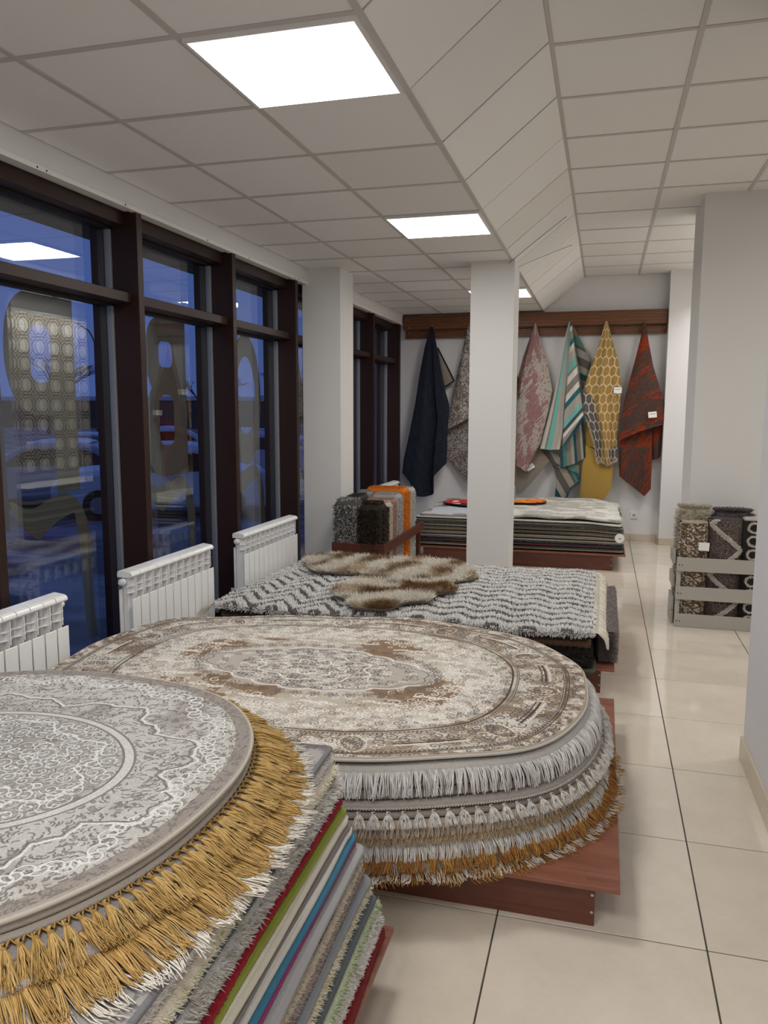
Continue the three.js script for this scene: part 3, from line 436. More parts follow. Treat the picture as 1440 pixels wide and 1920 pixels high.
T.octagon = draw(1024, 1400, (g, W, H) => { g.fillStyle = '#b3ab9c'; g.fillRect(0, 0, W, H); const r = rng(5), S = 175; for (let j = 0; j < 9; j++) for (let i = -1; i < 7; i++) { const x = (i + 0.5) * S + (j % 2) * 0, y = (j + 0.5) * S * 0.9; const oct = (R, col) => { g.fillStyle = col; g.beginPath(); for (let k = 0; k < 8; k++) { const a = Math.PI / 8 + k * Math.PI / 4; g.lineTo(x + R * Math.cos(a), y + R * Math.sin(a)); } g.fill(); }; oct(92, '#6c6358'); oct(80, '#d6cec0'); oct(66, '#6f665b'); oct(54, ['#f6f1e6', '#efe8da', '#e4dccd'][Math.floor(r() * 3)]); } speckle(g, W, H, 0.16, 44, 6); });

// flat tops and mottled weaves for the stacked rugs
T.printA = paint(512, 512, (x, y) => { const a = pfbm(x / 80, y / 60, 6, 4, 160), b = pfbm(x / 8, y / 8, 64, 2, 165); let c = mix3([214, 214, 208], [150, 140, 138], sstep(0.42, 0.6, a)); return mix3(c, [120, 118, 120], sstep(0.6, 0.75, b) * 0.5); });
T.printB = paint(512, 256, (x, y) => { const a = pfbm(x / 64, y / 32, 8, 4, 170), b = pfbm(x / 10, y / 5, 50, 2, 175); return mix3(mix3([214, 212, 204], [176, 172, 164], sstep(0.4, 0.6, a)), [140, 136, 130], sstep(0.62, 0.74, b) * 0.5); });

// ---------------------------------------------------------------- low display platforms
function platform(label, x0, x1, z0, z1, y, inset = [0.07, 0.035]) { // top board x0..x1, z0 (far)..z1 (near)
  const o = thing('display_platform', label, 'platform', [0, 0, 0], 'low brown display platforms'), t = 0.016;
  mesh('top_board', metric(rspan(x0, x1, y - t, y, z0, z1, 0.0025)), M.board, o);
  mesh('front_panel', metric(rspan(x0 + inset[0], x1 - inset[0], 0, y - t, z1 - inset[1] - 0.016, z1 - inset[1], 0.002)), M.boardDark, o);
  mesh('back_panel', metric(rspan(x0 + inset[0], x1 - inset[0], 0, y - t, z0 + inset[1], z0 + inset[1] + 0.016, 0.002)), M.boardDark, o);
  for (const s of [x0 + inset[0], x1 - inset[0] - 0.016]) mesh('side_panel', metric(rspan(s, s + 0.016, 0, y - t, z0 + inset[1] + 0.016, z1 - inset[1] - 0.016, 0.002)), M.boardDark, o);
  const sc = new THREE.CylinderGeometry(0.0045, 0.0045, 0.003, 12).rotateX(Math.PI / 2); for (const yy of [0.045, 0.1]) for (const s of [x0 + inset[0] + 0.008, x1 - inset[0] - 0.008]) at(mesh('screw', sc, M.screw, o), s, yy * y / 0.15, z1 - inset[1] + 0.001);
  return o;
}
const PY = 0.15;
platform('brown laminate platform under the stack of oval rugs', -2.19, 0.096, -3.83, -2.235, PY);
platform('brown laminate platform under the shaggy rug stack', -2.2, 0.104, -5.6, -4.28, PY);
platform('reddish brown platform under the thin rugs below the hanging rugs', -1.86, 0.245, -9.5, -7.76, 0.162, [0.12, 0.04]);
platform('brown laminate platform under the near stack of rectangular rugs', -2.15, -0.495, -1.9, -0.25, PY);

// ---------------------------------------------------------------- middle stack of oval rugs
const OV = { cx: -1.111, cz: -2.95, a: 1.087, b: 0.831, n: 2.5, rot: -0.07 };
const ovalOf = (k, N = 160, dx = 0, dz = 0) => superOval(OV.cx + dx, OV.cz + dz, OV.a * k, OV.b * k, OV.n, OV.rot, N);
const wavy = (amp, ph) => (x, z) => { const dx = (x - OV.cx) / OV.a, dz = (z - OV.cz) / OV.b, e = Math.min(1.1, Math.hypot(dx, dz)), t = Math.atan2(dz, dx); return amp * Math.pow(e, 3) * (Math.sin(t * 5 + ph) + 0.6 * Math.sin(t * 11 + ph * 2)) ; };
{
  const G = 'oval rugs of the middle stack';
  const W = rgb('#f7f5f0'), W2 = rgb('#efece6'), GO = rgb('#c79a48'), GB = rgb('#a8713a'), TA = rgb('#cbb088'), PK = rgb('#dccbb9');
  let y = PY;
  const L = [
    ['oval cream rug with white and gold fringe lying on the platform', '#d8d0c2', 1.055, 0.026],
    ['oval rug with bushy golden brown fringe, second from the bottom', '#c9bfae', 1.05, 0.028],
    ['oval rug with white fringe above the golden brown fringe', '#cfc8bc', 1.045, 0.026],
    ['oval rug with short tan fringe in the middle stack', '#b9ab98', 1.045, 0.024],
    ['oval rug with short pinkish beige fringe above the tan one', '#c3b6a6', 1.04, 0.028],
    ['plain taupe oval rug just under the tasselled one', '#a59c93', 1.045, 0.02],
    ['taupe oval rug edged with plump white tassels', '#b0a8a0', 1.04, 0.03],
    ['grey bound oval rug resting on the tasselled rug', '#a49d94', 1.02, 0.024],
    ['olive grey oval rug, third from the top', '#989186', 1.01, 0.026],
    ['light oval rug with a thick white fringe right under the medallion rug', '#cfccc6', 1.005, 0.04],
  ];
  const made = L.map(([label, col, k, th], i) => { const h = wavy(0.0007 * (i + 1), 2.2), o = ovalOf(k, 160, 0.006 * Math.sin(i * 2.3), 0.008 * Math.cos(i * 1.7)); const t = rug(label, o, y, th, { top: pileMat(col), edge: pileMat(i === 7 || i === 8 ? '#8e8780' : col), h, group: G, name: 'oval_rug' }); const q = { t, o, y: y + th * 0.5, h }; y += th + 0.0035; return q; });
  const F = (i, opt) => fringe(made[i].t, made[i].o, made[i].y, { h: made[i].h, ...opt });
  F(0, { len: 0.085, out: 0.85, drop: 0.03, cols: [W, W, W2], minY: PY + 0.002, seed: 11, step: 0.0028, clump: 9, jit: 0.32, kill: 0.08 });
  F(0, { len: 0.1, out: 0.86, drop: 0.03, cols: [GO, GB], minY: PY + 0.001, seed: 12, step: 0.004, clump: 12, jit: 0.35, name: 'gold_fringe' });
  F(1, { len: 0.062, out: 0.9, drop: 0.024, cols: [GO, GB, GB], seed: 13, step: 0.0013, clump: 14, jit: 0.35, r0: 0.002, r1: 0.0011 });
  F(2, { len: 0.055, out: 0.8, drop: 0.035, cols: [W, W2], seed: 14, step: 0.0018, clump: 12, jit: 0.16 });
  F(3, { len: 0.024, out: 0.7, drop: 0.02, cols: [TA, shade(TA, 0.8)], seed: 15, step: 0.0018, clump: 3, jit: 0.15 });
  F(4, { len: 0.03, out: 0.6, drop: 0.026, cols: [PK, shade(PK, 0.85)], seed: 16, step: 0.0018, clump: 3, jit: 0.15 });
  F(9, { len: 0.055, out: 0.75, drop: 0.062, cols: [W, W2, rgb('#e6e6e6')], seed: 17, step: 0.0018, clump: 7, jit: 0.25, r0: 0.0018, r1: 0.001 });
  { // plump tassels with a picot braid
    const q = made[6], P = pathOf(q.o), geo = tasselGeos([W, W, W2], { n: 50, len: 0.05, w: 0.017, head: 0.009, seed: 21 }), st = new Strands(), r = rng(3); let i = 0;
    for (let s = 0; s < P.L; s += 0.045) { const e = P.at(s), m = mesh('tassel', geo[i++ % 4], yarn, q.t); m.position.set(e.x + e.nx * 0.012, q.y + q.h(e.x, e.z) - 0.006, e.z + e.nz * 0.012); m.rotation.order = 'YXZ'; m.rotation.set(-0.75 + 0.2 * (r() - 0.5), Math.atan2(e.nx, e.nz), 0.25 * (r() - 0.5)); }
    for (let s = 0; s < P.L; s += 0.009) { const e = P.at(s), a = P.at(s + 0.006), yy = q.y + q.h(e.x, e.z); st.add([[e.x + e.nx * 0.001, yy, e.z + e.nz * 0.001], [(e.x + a.x) / 2 + e.nx * 0.009, yy - 0.003, (e.z + a.z) / 2 + e.nz * 0.009], [a.x + a.nx * 0.001, yy, a.z + a.nz * 0.001]], 0.0016, 0.0016, W); }
    mesh('picot_braid', st.build(), yarn, q.t).userData.kind = 'stuff';
  }
  // the medallion rug on top
  const o = ovalOf(1, 200), h = (x, z) => wavy(0.006, 2.2)(x, z) + 0.005 * Math.sin(x * 3.1) * Math.sin(z * 4) + 0.006;
  const t = thing('oval_rug', 'large oval rug with a faded beige and brown medallion pattern, topmost of the middle stack', 'rug', [0, 0, 0], G), g = slab(o, y, 0.016, { h, rings: 24, uv: 'unit' });
  mesh('pile', g.top, std({ map: T.medallion, roughness: 0.95, bumpMap: rep(T.medBump, 6), bumpScale: 0.002 }), t); mesh('edge', g.edge, pileMat('#b3a695'), t);
  const pts = o.map(([x, z], i) => new THREE.Vector3(x, y + 0.008 + h(x, z), z));
  mesh('binding', new THREE.TubeGeometry(new THREE.CatmullRomCurve3(pts, true), 400, 0.0052, 6, true), std({ color: lin('#cfcac2'), roughness: 0.8, bumpMap: rep(T.weave, 200, 1), bumpScale: 0.001 }), t);
}

// ---------------------------------------------------------------- near stack: rectangular rugs
const NEAR = { top: 0 };
{
  const G = 'rectangular rugs of the near stack';
  const L = [ // from the bottom: label, colour, thickness, pile (0 flat, else fibre length), second colour
    ['dark red rug at the very bottom of the near stack', '#7d1620', 0.022, 0, '#651019'],
    ['pinkish white soft rug, second from the bottom of the near stack', '#e0d8d2', 0.03, 0.007, '#cdc3bb'],
    ['white rug with a tufted corner, third from the bottom of the near stack', '#d9d6cf', 0.02, 0.007, '#b8b3ab'],
    ['pale green shaggy rug near the bottom of the near stack', '#b5bda0', 0.022, 0.01, '#98a384'],
    ['slate grey flat rug under the cream fluffy one', '#5f666c', 0.018, 0, '#4e555b'],
    ['cream fluffy rug in the lower half of the near stack', '#e9ddc6', 0.032, 0.013, '#d6c7a6'],
    ['blue grey flat rug above the cream fluffy one', '#8f9499', 0.018, 0, '#7a7f84'],
    ['pink grey mottled rug in the lower half of the near stack', '#a3958f', 0.02, 0.006, '#7e736e'],
    ['cream beige plush rug in the lower half of the near stack', '#cbbfae', 0.024, 0.006, '#b5a896'],
    ['grey and black flecked rug under the striped colourful edges', '#77726a', 0.02, 0.006, '#2c2b29'],
    ['light grey flat rug just under the magenta one', '#aeadad', 0.02, 0, '#98979a'],
    ['thin magenta rug edge in the near stack', '#a83a78', 0.015, 0, '#8e2f66'],
    ['blue rug edge in the near stack above the magenta one', '#3f7f9c', 0.018, 0, '#356d88'],
    ['white flat rug above the blue one in the near stack', '#dcd8cf', 0.018, 0, '#c8c4ba'],
    ['thin grey rug between two white ones in the near stack', '#86837f', 0.012, 0, '#6f6c69'],
    ['cream flat rug just under the lime green one', '#e2dccb', 0.022, 0, '#d0c9b6'],
    ['lime green rug edge in the near stack', '#95a13c', 0.015, 0, '#7f8b30'],
    ['bright red rug edge in the near stack', '#99172b', 0.022, 0.003, '#7e1020'],
    ['thin grey mottled rug resting on the bright red one', '#9b9895', 0.014, 0.004, '#7d7a78'],
    ['grey white long haired rug in the upper half of the near stack', '#d6d2cd', 0.036, 0.016, '#b5b0aa'],
    ['dark blue grey rug with white tufts in the near stack', '#4d555d', 0.016, 0, '#3a4249'],
    ['cream knitted rug near the top of the near stack', '#e6dcc6', 0.026, 0.009, '#d3c6a8'],
    ['pinkish white plush rug just under the printed top rug', '#e6ddd7', 0.036, 0.008, '#d6ccc4'],
    ['grey bound rug with a cloudy grey print, topmost of the rectangular near stack', '#7d7d80', 0.014, 0, '#6c6c70'],
  ];
  const total = L.reduce((a, b) => a + b[2], 0), k = (0.672 - PY) / total; let y = PY;
  L.forEach(([label, col, th0, pile, col2], i) => {
    const th = th0 * k, f = i / (L.length - 1), r = rng(200 + i), xr = lerp(-0.505, -0.645, Math.pow(f, 0.85)) + (r() - 0.5) * 0.018 + (i === 2 ? 0.01 : 0), zb = lerp(-1.87, -1.845, f) + (r() - 0.5) * 0.012;
    const o = turn(roundRect(-2.12 + r() * 0.03, xr, zb, -0.3 - r() * 0.05, 0.012, 0.0025, 300 + i, 0.05), -0.02 - 0.012 * f, xr, zb);
    const h = (x, z) => 0.0035 * Math.sin(z * 6 + i) * f;
    const top = i === L.length - 1 ? std({ map: rep(T.printA, 1.6), color: lin('#c9c4c8'), roughness: 0.95 }) : pileMat(col);
    const t = rug(label, o, y + 0.0004, th - 0.0006, { top, edge: pileMat(col, 0.95, pile ? 0.003 : 0.0012), h, group: G, rings: i === L.length - 1 ? 6 : 2, name: 'rectangular_rug' });
    const P = pathOf(o);
    if (pile) { const c1 = shade(rgb(col), 1.45), c2 = shade(rgb(col2), 1.2), per = Math.min(9000, Math.round(P.L * th * 42000 / Math.max(0.6, pile / 0.012)));
      fibres('pile_fibres', t, per, 400 + i, (j, q) => { const e = P.at(q() * P.L), a = (q() - 0.45) * 2.2, c = mix3(c1, c2, q() < 0.35 ? 1 : q() * 0.3); return { p: [e.x - e.nx * 0.004, y + th * (0.12 + 0.76 * q()) + h(e.x, e.z), e.z - e.nz * 0.004], d: [e.nx + (q() - 0.5) * 0.9, a * 0.5, e.nz + (q() - 0.5) * 0.9], len: pile * (0.7 + 0.7 * q()), w: 0.0028, c: shade(c, 0.85 + 0.3 * q()) }; }); }
    else { const pts = []; for (let s = 0; s < P.L; s += 0.06) { const e = P.at(s); pts.push(new THREE.Vector3(e.x - e.nx * th * 0.2, y + th / 2 + h(e.x, e.z), e.z - e.nz * th * 0.2)); } mesh('binding', new THREE.TubeGeometry(new THREE.CatmullRomCurve3(pts, true), 260, th * 0.42, 6, true), std({ color: lin(col), roughness: 0.75, bumpMap: rep(T.weave, 120, 1), bumpScale: 0.0012 }), t); }
    if (i === 20 || i === 2) fibres('white_tufts', t, 900, 700 + i, (j, q) => { const c = Math.floor(q() * 9), e = P.at(0.03 + c * 0.19), s = e; return { p: [s.x + (q() - 0.5) * 0.012, y + th / 2 + (q() - 0.5) * th * 0.7, s.z + (q() - 0.5) * 0.016], d: [s.nx + q() - 0.5, q() - 0.5, s.nz + q() - 0.5], len: 0.012 + 0.006 * q(), w: 0.003, c: shade(rgb('#d9d5cd'), 0.9 + 0.2 * q()) }; });
    y += th;
  });
  NEAR.top = y;
}
// ---------------------------------------------------------------- near stack: oval rugs on top with golden tassels
{
  const G = 'oval rugs on the near stack', CX = -1.315, CZ = -1.322, R = 0.6, ov = (k, dz = 0) => superOval(CX, CZ + dz, R * k, R * k, 2.33, 0, 160);
  const gold = [rgb('#c6a362'), rgb('#d3b377'), rgb('#b38e4e')], white = [rgb('#efeae0'), rgb('#e2dccf')], y0 = NEAR.top + 0.002;
  const floorY = NEAR.top + 0.004;
  const L = [['light grey oval rug with short white fringe, lowest of the oval near rugs', '#a8a4a2', 1.11], ['grey oval rug with dense straight golden fringe on the near stack', '#a09b98', 1.09], ['grey violet oval rug with a ragged golden fringe on the near stack', '#8f8987', 1.035], ['taupe oval rug edged with knotted golden tassels', '#958c86', 1.0], ['thin taupe oval rug under the carved silver one', '#a89f96', 0.995]];
  let y = y0; const made = L.map(([label, col, k], i) => { const o = ov(k, [0.05, 0.035, 0.018, 0, 0][i]), t = rug(label, o, y, 0.016, { top: pileMat(col), edge: pileMat(i < 3 ? col : '#b8afa4', 0.9, 0.0015), group: G, name: 'oval_rug' }); const q = { t, o, y: y + 0.008 }; y += 0.0168; return q; });
  fringe(made[0].t, made[0].o, made[0].y, { len: 0.1, out: 0.95, drop: 0.02, cols: white, minY: floorY - 0.002, seed: 31, step: 0.0022, clump: 10, jit: 0.35, r0: 0.0017, r1: 0.0011 });
  fringe(made[1].t, made[1].o, made[1].y, { len: 0.085, out: 0.95, drop: 0.028, cols: gold, minY: floorY + 0.002, seed: 32, step: 0.0012, clump: 14, jit: 0.3, r0: 0.0015, r1: 0.001 });
  fringe(made[2].t, made[2].o, made[2].y, { len: 0.06, out: 0.9, drop: 0.04, cols: gold, minY: floorY + 0.006, seed: 33, step: 0.0014, clump: 14, jit: 0.5, r0: 0.0015, r1: 0.001 });
  const geo = tasselGeos(gold, { n: 80, len: 0.086, w: 0.0125, head: 0.011, seed: 51, flare: 1.6 }), q = made[3], P = pathOf(q.o), r = rng(6), knots = new Strands(); let i = 0;
  for (let s = 0; s < P.L; s += 0.0225) { const e = P.at(s), m = mesh('tassel', geo[i++ % 4], yarn, q.t); m.position.set(e.x + e.nx * 0.004, q.y - 0.001, e.z + e.nz * 0.004); m.rotation.order = 'YXZ'; m.rotation.set(-1.22 + 0.2 * (r() - 0.5), Math.atan2(e.nx, e.nz) + 0.3 * (r() - 0.5), 0.2 * (r() - 0.5)); m.scale.setScalar(0.9 + 0.2 * r());
    for (const d of [-0.011, 0.011]) { const a = P.at(s + d); knots.add([[a.x - a.nx * 0.002, q.y, a.z - a.nz * 0.002], [(a.x + e.x) / 2 + e.nx * 0.008, q.y - 0.003, (a.z + e.z) / 2 + e.nz * 0.008], [e.x + e.nx * 0.011, q.y - 0.006, e.z + e.nz * 0.011]], 0.0022, 0.0022, gold[2]); } }
  mesh('knotted_netting', knots.build(), yarn, q.t).userData.kind = 'stuff';
  const o = ov(1.0), t = thing('oval_rug', 'round silver grey rug with carved scroll relief, topmost of the near stack', 'rug', [0, 0, 0], G), h = (x, z) => 0.003 * Math.sin(x * 7) * Math.cos(z * 6), g = slab(o, y, 0.012, { h, rings: 16, uv: 'unit' });
  mesh('pile', g.top, std({ map: T.carved, roughness: 0.92, bumpMap: T.carvedBump, bumpScale: 0.0055 }), t); mesh('edge', g.edge, pileMat('#aaa197'), t);
  mesh('binding', new THREE.TubeGeometry(new THREE.CatmullRomCurve3(o.map(([x, z]) => new THREE.Vector3(x, y + 0.006 + h(x, z), z)), true), 360, 0.0048, 6, true), std({ color: lin('#cdc5b8'), roughness: 0.8, bumpMap: rep(T.weave, 220, 1), bumpScale: 0.001 }), t);
}
// ---------------------------------------------------------------- shaggy stack behind the ovals
{
  const G = 'rugs of the shaggy stack', X0 = -2.19, X1 = -0.02, Z0 = -5.72, Z1 = -4.14;
  let y = PY;
  const put = (label, col, th, x1, z1, pile, cols, wob = 0.006) => { const o = roundRect(X0 + 0.02, x1, Z0, z1, 0.03, wob, Math.round(th * 9999) + Math.round(x1 * 77)), t = rug(label, o, y, th, { top: pileMat(col), group: G, name: 'shaggy_rug' }); if (pile) { const P = pathOf(o), yy = y; fibres('pile_fibres', t, Math.round(P.L * th * 45000), 900 + Math.round(y * 1000), (j, q) => { const e = P.at(q() * P.L); return { p: [e.x - e.nx * 0.006, yy + th * (0.1 + 0.8 * q()), e.z - e.nz * 0.006], d: [e.nx + (q() - 0.5), -0.35 + (q() - 0.5) * 0.7, e.nz + (q() - 0.5)], len: pile * (0.7 + 0.6 * q()), w: 0.0035, c: shade(rgb(cols[Math.floor(q() * cols.length)]), 0.8 + 0.4 * q()) }; }); } y += th + 0.003; return { t, o }; };
  put('dark olive green thin rug at the bottom of the shaggy stack', '#4c5240', 0.02, 0.0, -4.16, 0);
  put('black long pile rug in the lower shaggy stack', '#26231f', 0.05, -0.02, -4.19, 0.02, ['#2a2723', '#3a3630', '#1b1917']);
  put('near black shaggy rug in the middle of the shaggy stack', '#2e2a28', 0.055, -0.03, -4.2, 0.02, ['#35312d', '#24211e', '#4a4642']);
  put('brown shaggy rug just under the top shaggy rug', '#7a5f4a', 0.04, -0.03, -4.18, 0.014, ['#83664f', '#6b523f', '#96785e']);
  put('thin dark rug with a black backing directly under the white shaggy one', '#2a2422', 0.016, -0.035, -4.16, 0);
  // grey long pile rug drooping at the aisle side
  { const t = thing('shaggy_rug', 'grey purple long pile rug bulging out of the aisle side of the shaggy stack', 'rug', [0, 0, 0], G), b = metric(rbox(0.1, 0.17, 1.16, 0.045, 0.052, 0.238, -4.95, 4)); mesh('pile', b, pileMat('#6f6664', 0.95, 0.004), t);
    fibres('pile_fibres', t, 14000, 950, (j, q) => { const z = -4.37 - 1.16 * q(), a = (q() - 0.15) * 2.6 - 0.5, cx = 0.05, cy = 0.245; let nx = Math.cos(a), ny = Math.sin(a); let px = 0.095, py = cy + (q() - 0.5) * 0.17; if (q() < 0.3) { px = cx + (q() - 0.3) * 0.06; py = 0.33; nx = 0.4; ny = 1; } if (q() < 0.14) return { p: [0.02 + q() * 0.075, 0.17 + q() * 0.15, -4.372], d: [(q() - 0.5), -0.5 + q(), 1], len: 0.022, w: 0.004, c: shade(rgb('#837875'), 0.75 + 0.5 * q()) }; return { p: [px, py, z], d: [nx + 0.3, ny * 0.5 - 0.5 + q() * 0.4, (q() - 0.5)], len: 0.02 + 0.014 * q(), w: 0.004, c: shade(rgb('#8a7f7c'), 0.7 + 0.6 * q()) }; }); }
  // top: white rug with dark braided rows
  const th = 0.03, o = roundRect(X0, X1, Z0, Z1, 0.02, 0.006, 77, 0.04), hh = (x, z) => 0.02 * Math.sin((x + 2.2) * 1.4) * Math.sin((z + 5.8) * 1.8) + 0.008 * Math.sin(x * 5 + z * 3) + 0.009;
  const t = rug('thick white shaggy rug with dark grey braided rows, topmost of the shaggy stack', o, y, th, { top: pileMat('#c9c5bf', 0.95, 0.005), edge: pileMat('#8d8883'), h: hh, rings: 18, group: G, name: 'shaggy_rug' });
  const topY = y + th, white = rgb('#f4f2ee'), dark = rgb('#625f5d');
  const pat = (x, z) => { const k = sstep(-1.5, -0.9, x), a = Math.sin(z * 6.283 / 0.115 + 1.5 * Math.sin(x * 6.283 / 0.2)), b = Math.sin((z + 0.35 * Math.abs(((x / 0.26) % 1 + 1) % 1 - 0.5)) * 6.283 / 0.13); return lerp(b, a, k); };
  fibres('pile_tufts', t, 64000, 960, (j, q) => { const x = lerp(X0 - 0.004, X1 + 0.002, q()), z = lerp(Z0, Z1 + 0.004, q()), p = pat(x, z), dk = p > 0.24 + 0.9 * (noise(x * 16, z * 30, 4) - 0.45) + 0.15 * (q() - 0.5), c = dk ? mix3(dark, white, q() * 0.2) : mix3(white, dark, q() * 0.06); return { p: [x, topY + hh(x, z) - 0.006, z], d: [(q() - 0.5) * 0.8, 1, (q() - 0.5) * 0.8 + 0.1], len: (dk ? 0.02 : 0.025) * (0.8 + 0.4 * q()), w: 0.011, c: shade(c, 0.88 + 0.24 * q()) }; });
  const P = pathOf(o);
  fibres('edge_tufts', t, 9000, 961, (j, q) => { const e = P.at(q() * P.L), dk = pat(e.x, e.z) > 0.5; return { p: [e.x - e.nx * 0.004, y + th * q() + hh(e.x, e.z), e.z - e.nz * 0.004], d: [e.nx + q() - 0.5, -0.1 + q() - 0.5, e.nz + q() - 0.5], len: 0.02 * (0.7 + 0.6 * q()), w: 0.005, c: shade(dk && q() < 0.4 ? dark : white, 0.85 + 0.3 * q()) }; });
  const FR = new Strands(), r = rng(9), cr = rgb('#f3ecdc');
  for (let z = Z0 + 0.02; z < Z1; z += 0.0165) for (let k = 0; k < 13; k++) { const zz = z + (r() - 0.5) * 0.006, L = 0.06 + 0.025 * r(), yy = topY + hh(X1, z) - 0.004, sp = (r() - 0.5) * 0.02 + 0.012; FR.add([[X1 - 0.004, yy, zz], [X1 + 0.03, yy - 0.002, z + (r() - 0.5) * 0.004], [X1 + 0.062 + r() * 0.008, yy - L * 0.4, z + sp * 0.6], [X1 + 0.076 + r() * 0.014, yy - L, z + sp]], 0.0019, 0.0012, shade(cr, 0.9 + 0.2 * r())); }
  mesh('woven_end_band', metric(rspan(X1 - 0.012, X1 + 0.008, topY - 0.012, topY + 0.006, Z0 + 0.02, Z1 - 0.01, 0.004)), pileMat('#e0d8c6'), t);
  const fm = mesh('fringe', FR.build(), yarn, t); fm.userData.kind = 'stuff'; tag(fm, 'cream knotted fringe hanging at the aisle end');
  const ta = mesh('corner_tassel', tasselGeos([cr, shade(cr, 0.8)], { n: 60, len: 0.1, w: 0.02, seed: 71 })[0], yarn, t); ta.position.set(X0 - 0.005, topY + hh(X0, Z1) - 0.004, Z1 + 0.005); ta.rotation.set(-0.5, 0, -0.8); ta.userData.label = 'cream corner tassel at the window end';
  // faux fur pelts on top
  const pelt = (label, pts, seed, hair) => {
    const sm = new THREE.CatmullRomCurve3(pts.map(([x, z]) => new THREE.Vector3(x, 0, z)), true, 'catmullrom', 0.5).getPoints(110).slice(0, -1).map((v) => [v.x, v.z]).reverse();
    let area = 0; sm.forEach((p, i) => { const q = sm[(i + 1) % sm.length]; area += p[0] * q[1] - q[0] * p[1]; }); const oo = area > 0 ? sm : sm.slice().reverse();
    const b = topY + 0.02, t2 = rug(label, oo, b, 0.02, { top: pileMat('#b5a58f', 0.95, 0.004), edge: pileMat('#7d7264'), h: (x, z) => hh(x, z) + 0.012 * fbm(x * 9, z * 9, 2, seed), rings: 10, group: 'faux fur pelts on the shaggy rug', name: 'fur_pelt' });
    const inside = (x, z) => { let c = false; for (let i = 0, j = oo.length - 1; i < oo.length; j = i++) { const [xi, zi] = oo[i], [xj, zj] = oo[j]; if ((zi > z) !== (zj > z) && x < (xj - xi) * (z - zi) / (zj - zi) + xi) c = !c; } return c; };
    const xs = oo.map((p) => p[0]), zs = oo.map((p) => p[1]), bx = [Math.min(...xs), Math.max(...xs), Math.min(...zs), Math.max(...zs)], cr2 = rgb('#f0e9dc'), br = rgb('#957a5c'), md = rgb('#d3c3ab');
    fibres('fur', t2, 26000, seed, (j, q) => { let x, z, n = 0; do { x = lerp(bx[0], bx[1], q()); z = lerp(bx[2], bx[3], q()); } while (!inside(x, z) && n++ < 60); const s = 0.5 + 0.5 * Math.sin(x * hair[0] + z * hair[1] + 4 * fbm(x * 5, z * 5, 2, seed + 1)), f = fbm(x * 7, z * 7, 3, seed + 2); let c = mix3(cr2, md, sstep(0.35, 0.7, s)); c = mix3(c, br, sstep(0.5, 0.68, f * 0.7 + s * 0.3) * hair[2]); return { p: [x, b + 0.016 + hh(x, z) + 0.012 * fbm(x * 9, z * 9, 2, seed), z], d: [(q() - 0.5) * 1.5 + Math.cos(f * 9), 0.75, (q() - 0.5) * 1.5 + 0.6], len: 0.032 + 0.022 * q(), w: 0.0055, c: shade(c, 0.85 + 0.3 * q()) }; });
  };
  pelt('long cream and brown striped faux fur pelt at the back of the shaggy stack', [[-2.12, -5.5], [-1.9, -5.0], [-1.72, -4.93], [-1.517, -4.95], [-1.3, -4.88], [-1.124, -4.84], [-0.95, -4.85], [-0.8, -5.0], [-0.78, -5.2], [-0.937, -5.5], [-1.232, -5.58], [-1.444, -5.5], [-1.926, -5.66]], 980, [22, 3, 1]);
  pelt('smaller brown and cream faux fur pelt at the front of the shaggy stack', [[-1.533, -4.42], [-1.392, -4.28], [-1.32, -4.13], [-1.13, -4.13], [-1.051, -4.28], [-0.93, -4.35], [-0.947, -4.495], [-0.84, -4.6], [-0.86, -4.76], [-0.99, -4.8], [-1.2, -4.8], [-1.44, -4.83], [-1.5, -4.7]], 990, [5, 14, 1.2]);
}

